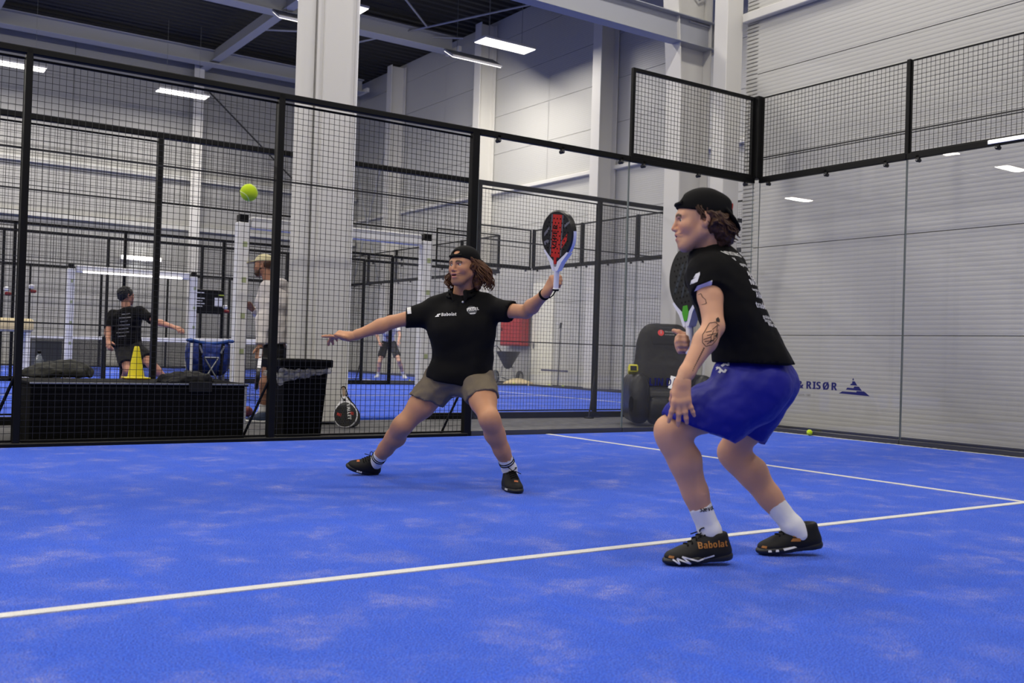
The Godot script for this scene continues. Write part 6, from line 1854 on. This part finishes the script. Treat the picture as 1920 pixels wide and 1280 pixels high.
	# racket held low in front of the chest
	var rk := racket("dark padel racket with a white and green throat held by the crouching player", Vector3(-6.2082, 0.8479, 5.2630), gup, Vector3(-0.9845, -0.0334, -0.1898), {"rim": M.rim_black, "face": M.carbon2, "throat": M.gloss_white, "grip": M.gloss_white, "cap": M.gloss_white})
	var tf: Transform3D = rk.get_meta("tf")
	b = MB.new(); b.prism(PackedVector2Array([Vector2(-0.01, 0.135), Vector2(0.01, 0.135), Vector2(0.024, 0.17), Vector2(0.016, 0.20), Vector2(-0.016, 0.20), Vector2(-0.024, 0.17)]), -0.0205, 0.0205, tf)
	obj("green_inlay", b, mat(Color(0.25, 0.62, 0.08), 0.4), rk)
	racket_print(rk, "grey_trim", [[[-0.09, 0.26], [-0.02, 0.38], [0.0, 0.38], [-0.07, 0.26]], [[0.01, 0.25], [0.07, 0.36], [0.085, 0.35], [0.03, 0.25]], [[-0.03, 0.24], [0.03, 0.42], [0.042, 0.42], [-0.015, 0.24]]], mat(Color(0.13, 0.17, 0.2), 0.4))

func simple_person(t: Node3D, J: Dictionary, skin: Color, ho: Vector3, hb: Basis, shirt: Material, shorts: Material, cell: float, sleeve: float, hem: Vector3, short_len: float, shoe_up: Material, tops := 0.02, bulk := 0.138):
	# the people farther off: body, shirt, shorts, socks, shoes
	var s := SDF.new()
	limb_body(s, J)
	var b := MB.new(); b.colored = true; b.col = skin
	s.mesh_into(b, cell)
	var hs := SDF.new(); head_sdf(hs, ho, hb, (J.shl + J.shr) * 0.5 + Vector3(0, 0.02, 0))
	hs.mesh_into(b, 0.007, head_shade(ho, hb, skin, Color(0.06, 0.04, 0.03), J.get("beard", 0.0), Color(0.35, 0.15, 0.12)))
	for e in ["l", "r"]:
		var d: Vector3 = (J["wr" + e] - J["el" + e]).normalized()
		var h := SDF.new()
		hand(h, J["wr" + e], d, J.get("palm" + e, Vector3(0.4, -0.6, 0.3)), J.get("thumb" + e, Vector3(0.7, 0.1, 0.6)), J.get("curl", [[20, 25, 15], [24, 28, 18], [28, 30, 20], [30, 32, 20]]), [3, 1, -1, -4], [0.7, 0.5, 0.3, 0.4, 0, 0.2])
		h.mesh_into(b, 0.006)
	obj("body", b, M.skin, t)
	s = SDF.new(); s.gk = 0.04
	s.g = 1
	var ac: Vector3 = (J.hipr - J.hipl).normalized()
	s.cone(J.shl, 0.075, J.shr, 0.075, 0.06)
	s.cone(J.chest - ac * 0.06, bulk + 0.005, J.chest + ac * 0.06, bulk + 0.005, 0.08)
	s.cone(J.chest.lerp(J.pelvis, 0.55) - ac * 0.05, bulk, J.chest.lerp(J.pelvis, 0.55) + ac * 0.05, bulk, 0.08)
	s.cone(J.pelvis - ac * 0.06, bulk, J.pelvis + ac * 0.06, bulk, 0.08)
	s.cone((J.shl + J.shr) * 0.5 + Vector3(0, 0.03, 0), 0.065, J.chest, 0.1, 0.06)
	s.plane(hem, J.pelvis + hem.normalized() * tops)
	for e in ["l", "r"]:
		s.g += 1
		var sh: Vector3 = J["sh" + e]; var el: Vector3 = J["el" + e]; var wr: Vector3 = J["wr" + e]
		if sleeve > 1.0:
			s.cone(sh, 0.08, el, 0.072, 0.05); s.cone(el, 0.072, wr, 0.054, 0.04)
			s.plane(wr - el, wr.lerp(el, 0.03))
		else:
			s.cone(sh, 0.075, sh.lerp(el, sleeve + 0.15), 0.066, 0.05); s.plane(el - sh, sh.lerp(el, sleeve))
	var nz := FastNoiseLite.new(); nz.seed = 41; nz.frequency = 6.0; nz.fractal_octaves = 2
	s.noise = nz; s.amp = 0.016
	b = MB.new(); s.mesh_into(b, cell)
	var so := obj("shirt", b, shirt, t)
	var bs := s
	s = SDF.new(); s.gk = 0.03
	s.g = 1
	s.cone(J.hipl + Vector3(0, 0.02, 0), 0.115, J.hipr + Vector3(0, 0.02, 0), 0.115, 0.06)
	for e in ["l", "r"]:
		s.g += 1
		s.cone(J["hip" + e], 0.118, J["hip" + e].lerp(J["kn" + e], short_len + 0.1), 0.108, 0.06)
		s.plane(J["kn" + e] - J["hip" + e], J["hip" + e].lerp(J["kn" + e], short_len))
	s.noise = nz; s.amp = 0.012
	b = MB.new(); s.mesh_into(b, cell); obj("shorts", b, shorts, t)
	for e in ["l", "r"]:
		sock(t, J["kn" + e], J["an" + e], 0.3, 0.043, 0.047, Vector3.ZERO, M.white_cloth)
		var hl: Vector3 = J["heel" + e]; var to: Vector3 = J["toe" + e]
		shoe(t, hl, to, Vector3.UP, 1.0, {"upper": shoe_up, "sole": M.white, "lace": M.white_cloth}, 0.009)
	return [so, bs]

func others():
	# man in a white hoodie standing at the opening beside the near net post
	var t := thing("person", "bearded person in white hoodie, cream cap and black shorts standing behind the fence", "person", Vector3(-4.9635, -0.0192, -2.6725) * Vector3(1, 0, 1))
	var skin := Color(0.30, 0.15, 0.095)
	var d := 11.4
	var J := {"shl": Vector3(-5.2105, 1.4588, -2.3237), "shr": Vector3(-5.0241, 1.4812, -2.6199), "ell": Vector3(-5.2738, 1.1012, -2.2509), "wrl": Vector3(-5.3292, 0.8200, -2.1716), "elr": Vector3(-5.0493, 1.1165, -2.7878), "wrr": Vector3(-5.2098, 1.2312, -2.7749),
		"chest": Vector3(-5.0895, 1.3031, -2.4491), "pelvis": Vector3(-5.0598, 0.8430, -2.4352), "hipl": Vector3(-5.1084, 0.7533, -2.3486), "hipr": Vector3(-5.0000, 0.7533, -2.5168), "knl": Vector3(-5.1962, 0.4152, -2.3287), "anl": Vector3(-5.1747, 0.1073, -2.4396), "knr": Vector3(-4.9570, 0.4235, -2.4678), "anr": Vector3(-4.9491, 0.1025, -2.4912),
		"bkl": RT * 0.9, "bkr": RT * 0.9, "beard": 1.0, "palml": RT * 0.3 - FW, "thumbl": -RT,
		"heell": Vector3(-5.1283, 0.0376, -2.4088), "toel": Vector3(-5.3410, 0.0101, -2.4943), "heelr": Vector3(-4.8795, 0.0283, -2.4203), "toer": Vector3(-5.0856, 0.0067, -2.5860)}
	for k in ["heell", "toel", "heelr", "toer"]: J[k].y = 0.0 if J[k].z < -2.55 else -0.03
	var ho := Vector3(-5.1968, 1.7184, -2.5167)
	var hb := basis_of(Vector3(-0.7382, -0.0891, -0.6523))
	var dark := mat(Color(0.05, 0.05, 0.055), 0.9)
	var r = simple_person(t, J, skin, ho, hb, M.hoodie, dark, 0.016, 2.0, Vector3(0.0736, -0.9979, 0.0362), 0.55, mat(Color(0.06, 0.13, 0.24), 0.7), 0.0, 0.185)
	var s := SDF.new()
	s.cone(Vector3(-5.0224, 1.5213, -2.4000) + FW * -0.08, 0.06, Vector3(-5.0224, 1.5213, -2.4000) + FW * 0.08, 0.06, 0.04)
	s.cone(Vector3(-4.9897, 1.4267, -2.3790), 0.06, Vector3(-5.0315, 1.4970, -2.4066), 0.07, 0.04)
	var b := MB.new(); s.mesh_into(b, 0.014); obj("hood", b, M.hoodie, r[0])
	var hq := func(x: float, y: float, z: float) -> Vector3: return ho + hb * Vector3(x, y, z)
	s = SDF.new(); s.gk = 0.008
	s.ell(hq.call(0, 0.045, -0.012), Vector3(0.088, 0.088, 0.108), hb, 0.01)
	s.plane(hb * Vector3(0, -1, 0.05), hq.call(0, 0.048, 0.0))
	s.g = 1; s.ell(hq.call(0, 0.05, 0.12), Vector3(0.07, 0.012, 0.085), hb * Basis(Vector3.RIGHT, 0.12), 0.01)
	b = MB.new(); s.mesh_into(b, 0.008); obj("cap", b, mat(Color(0.74, 0.71, 0.56), 0.85), t)
	b = MB.new(); b.ball(hq.call(0, 0.015, -0.03), Vector3(0.08, 0.06, 0.085), hb); obj("hair", b, M.hair_dark, t)
	var bt := SDF.new(); bt.cone(hq.call(-0.02, -0.085, 0.07), 0.03, hq.call(0.02, -0.085, 0.07), 0.03, 0.02)
	for e in [-1.0, 1.0]: bt.cone(hq.call(0.03 * e, -0.085, 0.06), 0.026, hq.call(0.062 * e, -0.03, 0.0), 0.018, 0.02)
	b = MB.new(); bt.mesh_into(b, 0.008); obj("beard", b, M.hair_dark, t)
	var rk := racket("dark orange padel racket hanging from the hand of the person in the white hoodie", Vector3(-5.3439, 0.7974, -2.0972), Vector3(-0.1073, -0.9837, 0.0338), Vector3(-0.9440, -0.0331, -0.3197), {"rim": M.rim_black, "face": mat(Color(0.42, 0.19, 0.11), 0.4), "throat": M.gloss_white, "grip": M.gloss_white, "cap": M.black})
	# running player in black, seen from behind
	t = thing("person", "person in black running on the second court, seen from behind, arm stretched out", "person", Vector3(-5.6114, -0.0840, -5.7837) * Vector3(1, 0, 1))
	skin = Color(0.42, 0.20, 0.13)
	J = {"shl": Vector3(-5.9950, 1.1644, -6.0287), "shr": Vector3(-5.7147, 1.2251, -5.7753), "ell": Vector3(-6.0890, 0.9563, -5.9142), "wrl": Vector3(-6.1244, 0.8125, -5.6981), "elr": Vector3(-5.5713, 1.1053, -5.4969), "wrr": Vector3(-5.4241, 1.0308, -5.1548),
		"chest": Vector3(-5.8423, 1.0972, -5.9251), "pelvis": Vector3(-5.8442, 0.7832, -5.9308), "hipl": Vector3(-5.8666, 0.7313, -5.9469), "hipr": Vector3(-5.7583, 0.7354, -5.8727), "knl": Vector3(-5.8705, 0.4342, -5.6507), "anl": Vector3(-5.8512, 0.0684, -6.0670), "knr": Vector3(-5.6060, 0.5286, -5.5289), "anr": Vector3(-5.3081, 0.2195, -5.5717),
		"bkl": -FW * 0.8, "bkr": -FW * 0.8, "heell": Vector3(-5.8534, -0.0493, -6.0702), "toel": Vector3(-5.7931, -0.0759, -5.7868), "heelr": Vector3(-5.2901, 0.0377, -5.5620), "toer": Vector3(-5.2155, 0.0111, -5.2688)}
	for k in ["heell", "toel", "heelr", "toer"]: J[k].y = 0.0
	ho = Vector3(-5.8472, 1.4419, -5.9841)
	hb = basis_of(Vector3(0.9535, -0.0215, -0.2928))
	r = simple_person(t, J, skin, ho, hb, M.black_cloth, mat(Color(0.02, 0.02, 0.022), 0.9), 0.016, 0.78, Vector3(0.1148, -0.9963, 0.0645), 0.75, mat(Color(0.04, 0.05, 0.09), 0.7), 0.03)
	b = MB.new()
	for i in 7:
		var w: float = [0.12, 0.16, 0.1, 0.17, 0.14, 0.18, 0.12][i]
		print_on(r[1], b, stroke([Vector2(-w / 2, 0.0), Vector2(w / 2, 0.012)], 0.014, 0.03), Vector3(-5.9299, 1.1853, -5.7414) - UPV * i * 0.05 - RT * 0.008 * i, RT, UPV, 0.004)
	obj("back_lettering", b, mat(Color(0.5, 0.5, 0.5), 0.9), r[0])
	s = SDF.new(); s.gk = 0.02
	hq = func(x: float, y: float, z: float) -> Vector3: return ho + hb * Vector3(x, y, z)
	s.ell(hq.call(0, 0.04, -0.02), Vector3(0.085, 0.095, 0.102), hb, 0.02)
	s.cone(hq.call(0, -0.02, -0.06), 0.055, hq.call(0, 0.03, -0.06), 0.07, 0.03)
	s.plane(hb * Vector3(0, -0.3, 1), hq.call(0, 0.03, 0.045))
	var nh := FastNoiseLite.new(); nh.seed = 2; nh.frequency = 30
	s.noise = nh; s.amp = 0.018
	b = MB.new(); s.mesh_into(b, 0.009); obj("hair", b, M.hair_black, t)
	# player in white on the farthest court
	t = thing("person", "person in white t-shirt and dark shorts on the farthest court, behind the reaching arm", "person", Vector3(4.0834, 0.0065, -17.3247) * Vector3(1, 0, 1))
	skin = Color(0.55, 0.32, 0.23)
	J = {"shl": Vector3(4.0500, 1.4920, -16.8416), "shr": Vector3(3.6759, 1.4779, -17.0980), "ell": Vector3(4.0860, 1.2364, -16.6994), "wrl": Vector3(3.9604, 1.0525, -16.5456), "elr": Vector3(3.5516, 1.2162, -17.0656), "wrr": Vector3(3.5167, 1.0208, -16.8499),
		"chest": Vector3(3.9372, 1.3365, -17.1029), "pelvis": Vector3(4.1086, 1.0504, -17.4139), "hipl": Vector3(4.1771, 0.9612, -17.3076), "hipr": Vector3(3.9997, 0.9545, -17.4292), "knl": Vector3(4.2025, 0.5095, -16.9330), "anl": Vector3(4.4953, 0.0945, -17.1626), "knr": Vector3(3.7749, 0.4614, -17.2871), "anr": Vector3(3.8406, 0.0741, -17.4900),
		"heell": Vector3(4.5079, 0.0465, -17.2152), "toel": Vector3(4.4656, 0.0256, -16.9415), "heelr": Vector3(3.8775, 0.0272, -17.5260), "toer": Vector3(3.6897, -0.0144, -17.3522)}
	for k in ["heell", "toel", "heelr", "toer"]: J[k].y = 0.0
	ho = Vector3(3.7530, 1.6893, -16.7392)
	hb = basis_of(Vector3(-0.8350, -0.1230, 0.5173))
	simple_person(t, J, skin, ho, hb, M.white_cloth, mat(Color(0.05, 0.055, 0.07), 0.9), 0.022, 0.6, Vector3.DOWN, 0.72, M.white, 0.0)
	b = MB.new(); b.ball(ho + hb * Vector3(0, 0.05, -0.02), Vector3(0.085, 0.08, 0.1), hb); obj("hair", b, M.hair_brown, t)
	# rackets leaning on the boxed column
	var c := Vector3(-4.6096, -0.0150, -1.4604)
	c.y = -0.03
	var ru := Vector3(0.0342, 0.9491, -0.3146).normalized()
	var r1 := racket("white and black padel racket standing head down against the boxed column, in front", c + ru * 0.46, -ru, Vector3(-0.5514, 0.2686, 0.7898), {"rim": M.gloss_white, "face": M.carbon, "throat": M.gloss_white, "grip": mat(Color(0.6, 0.52, 0.44), 0.7), "cap": M.black})
	racket_print(r1, "red_trim", [[[0.04, 0.30], [0.085, 0.28], [0.09, 0.31], [0.05, 0.33]], [[-0.09, 0.30], [-0.05, 0.28], [-0.045, 0.31], [-0.085, 0.33]]], mat(Color(0.6, 0.1, 0.06), 0.4))
	var tf: Transform3D = r1.get_meta("tf")
	b = MB.new()
	for e in [1.0, -1.0]: flat_text(b, text_tris("VALLEY", 0.05), tf * Vector3(-0.012 * e, 0.2, 0.0197 * e), tf.basis * Vector3(0, 1, 0), tf.basis * Vector3(-e, 0, 0))
	obj("lettering", b, M.white, r1.get_node("face"))
	ru = Vector3(-0.0859, 0.9147, -0.3852).normalized()
	c = Vector3(-4.5015, -0.0051, -1.5317); c.y = -0.03
	var r2 := racket("black and red padel racket leaning behind the white one on the boxed column", c + ru * 0.46, -ru, Vector3(0.2479, 0.1157, 0.9593), {"rim": M.rim_black, "face": mat(Color(0.05, 0.045, 0.045), 0.4), "throat": M.rim_black, "grip": M.gloss_white, "cap": M.gloss_white})
	racket_print(r2, "red_trim", [[[-0.08, 0.3], [0.08, 0.36], [0.08, 0.39], [-0.08, 0.33]]], mat(Color(0.6, 0.1, 0.06), 0.4))
	for rr in [r1, r2]:
		tf = rr.get_meta("tf")
		b = MB.new()
		var lp := PackedVector3Array()
		for i in 13:
			var a := TAU * i / 12
			lp.append(tf * Vector3(0.03 * sin(a), -0.0 + 0.075 * (1 - cos(a)), 0.02 + 0.02 * sin(a)))
		b.tube(lp, 0.004, 6); obj("wrist_cord", b, M.black_cloth, rr)

func _ready():
	# camera
	var cam := Camera3D.new(); cam.name = "camera"
	add_child(cam)
	cam.transform = Transform3D(Basis(Vector3(0.8245, 0.0312, 0.5651), Vector3(-0.0323, 0.9994, -0.0079), Vector3(-0.5650, -0.0117, 0.8250)), CAM)
	cam.fov = 37.895; cam.near = 0.05; cam.far = 200.0
	cam.current = true
	var ca := CameraAttributesPhysical.new()
	ca.frustum_focal_length = 34.95; ca.exposure_aperture = 4.0; ca.frustum_focus_distance = 6.8; ca.frustum_near = 0.05; ca.frustum_far = 200.0
	cam.attributes = ca
	cam.fov = 37.895
	# air: a closed hall, so the sky only stands outside
	var we := WorldEnvironment.new(); we.name = "environment"
	var env := Environment.new()
	env.background_mode = Environment.BG_COLOR; env.background_color = Color(0.02, 0.02, 0.022)
	env.tonemap_mode = Environment.TONE_MAPPER_LINEAR
	env.tonemap_exposure = EXPOSURE
	env.sdfgi_enabled = true; env.ssao_enabled = true; env.ssil_enabled = true
	we.environment = env
	add_child(we)
	materials()
	M.lamp_soft = mat(Color(1, 1, 1), 0.5); M.lamp_soft.emission_enabled = true; M.lamp_soft.emission = Color(1, 0.98, 0.95); M.lamp_soft.emission_energy_multiplier = 1.6
	M.felt = mat(Color(0.74, 0.85, 0.10), 0.95); M.felt.rim_enabled = true; M.felt.rim = 0.6; M.felt.rim_tint = 0.7
	M.seam = mat(Color(0.85, 0.9, 0.6), 0.8)
	M.bottle = mat(Color(0.9, 0.95, 1, 0.12), 0.1); M.bottle.transparency = BaseMaterial3D.TRANSPARENCY_ALPHA
	M.film = mat(Color(0.75, 0.75, 0.75, 0.35), 0.3); M.film.transparency = BaseMaterial3D.TRANSPARENCY_ALPHA
	M.skin = mat(Color.WHITE, 0.5, 0.0, 0.4); M.skin.vertex_color_use_as_albedo = true
	M.skin.subsurf_scatter_enabled = true; M.skin.subsurf_scatter_strength = 0.08
	M.eye = mat(Color(0.66, 0.63, 0.6), 0.2); M.iris = mat(Color(0.09, 0.10, 0.11), 0.1)
	M.black_cloth = mat(Color(0.045, 0.045, 0.048), 0.9, 0, 0.3)
	M.white_cloth = mat(Color(0.86, 0.86, 0.86), 0.9, 0, 0.3)
	M.hoodie = mat(Color(0.80, 0.78, 0.77), 0.9, 0, 0.3)
	M.khaki = mat(Color(0.44, 0.40, 0.34), 0.85, 0, 0.3)
	M.royal = mat(Color(0.035, 0.055, 0.50), 0.55, 0, 0.4); M.royal.rim_enabled = true; M.royal.rim = 0.3; M.royal.rim_tint = 0.8
	M.shoe_black = mat(Color(0.05, 0.05, 0.055), 0.7, 0, 0.4); M.shoe_sole = mat(Color(0.06, 0.06, 0.065), 0.5)
	M.hair_brown = mat(Color(0.33, 0.21, 0.12), 0.6, 0, 0.4); M.hair_dark = mat(Color(0.24, 0.15, 0.09), 0.55, 0, 0.4); M.hair_black = mat(Color(0.05, 0.045, 0.045), 0.6)
	M.rim_black = mat(Color(0.04, 0.04, 0.045), 0.35); M.gloss_white = mat(Color(0.86, 0.86, 0.88), 0.35)
	M.carbon = mat(Color(0.1, 0.1, 0.1), 0.3); M.carbon2 = mat(Color(0.04, 0.05, 0.058), 0.3)
	hall()
	lamps()
	our_court()
	side_court(1, "second")
	side_court(2, "third")
	far_things()
	bench_things()
	armchair()
	play_ball(Vector3(-7.8917, 1.3989, 4.6149), "bright yellow ball flying in the air at the upper left of the picture")
	play_ball(Vector3(-0.045, 0.036, 0.9310), "yellow ball lying at the foot of the back glass right of the blue shorts")
	person_crouching()
	person_reaching()
	others()
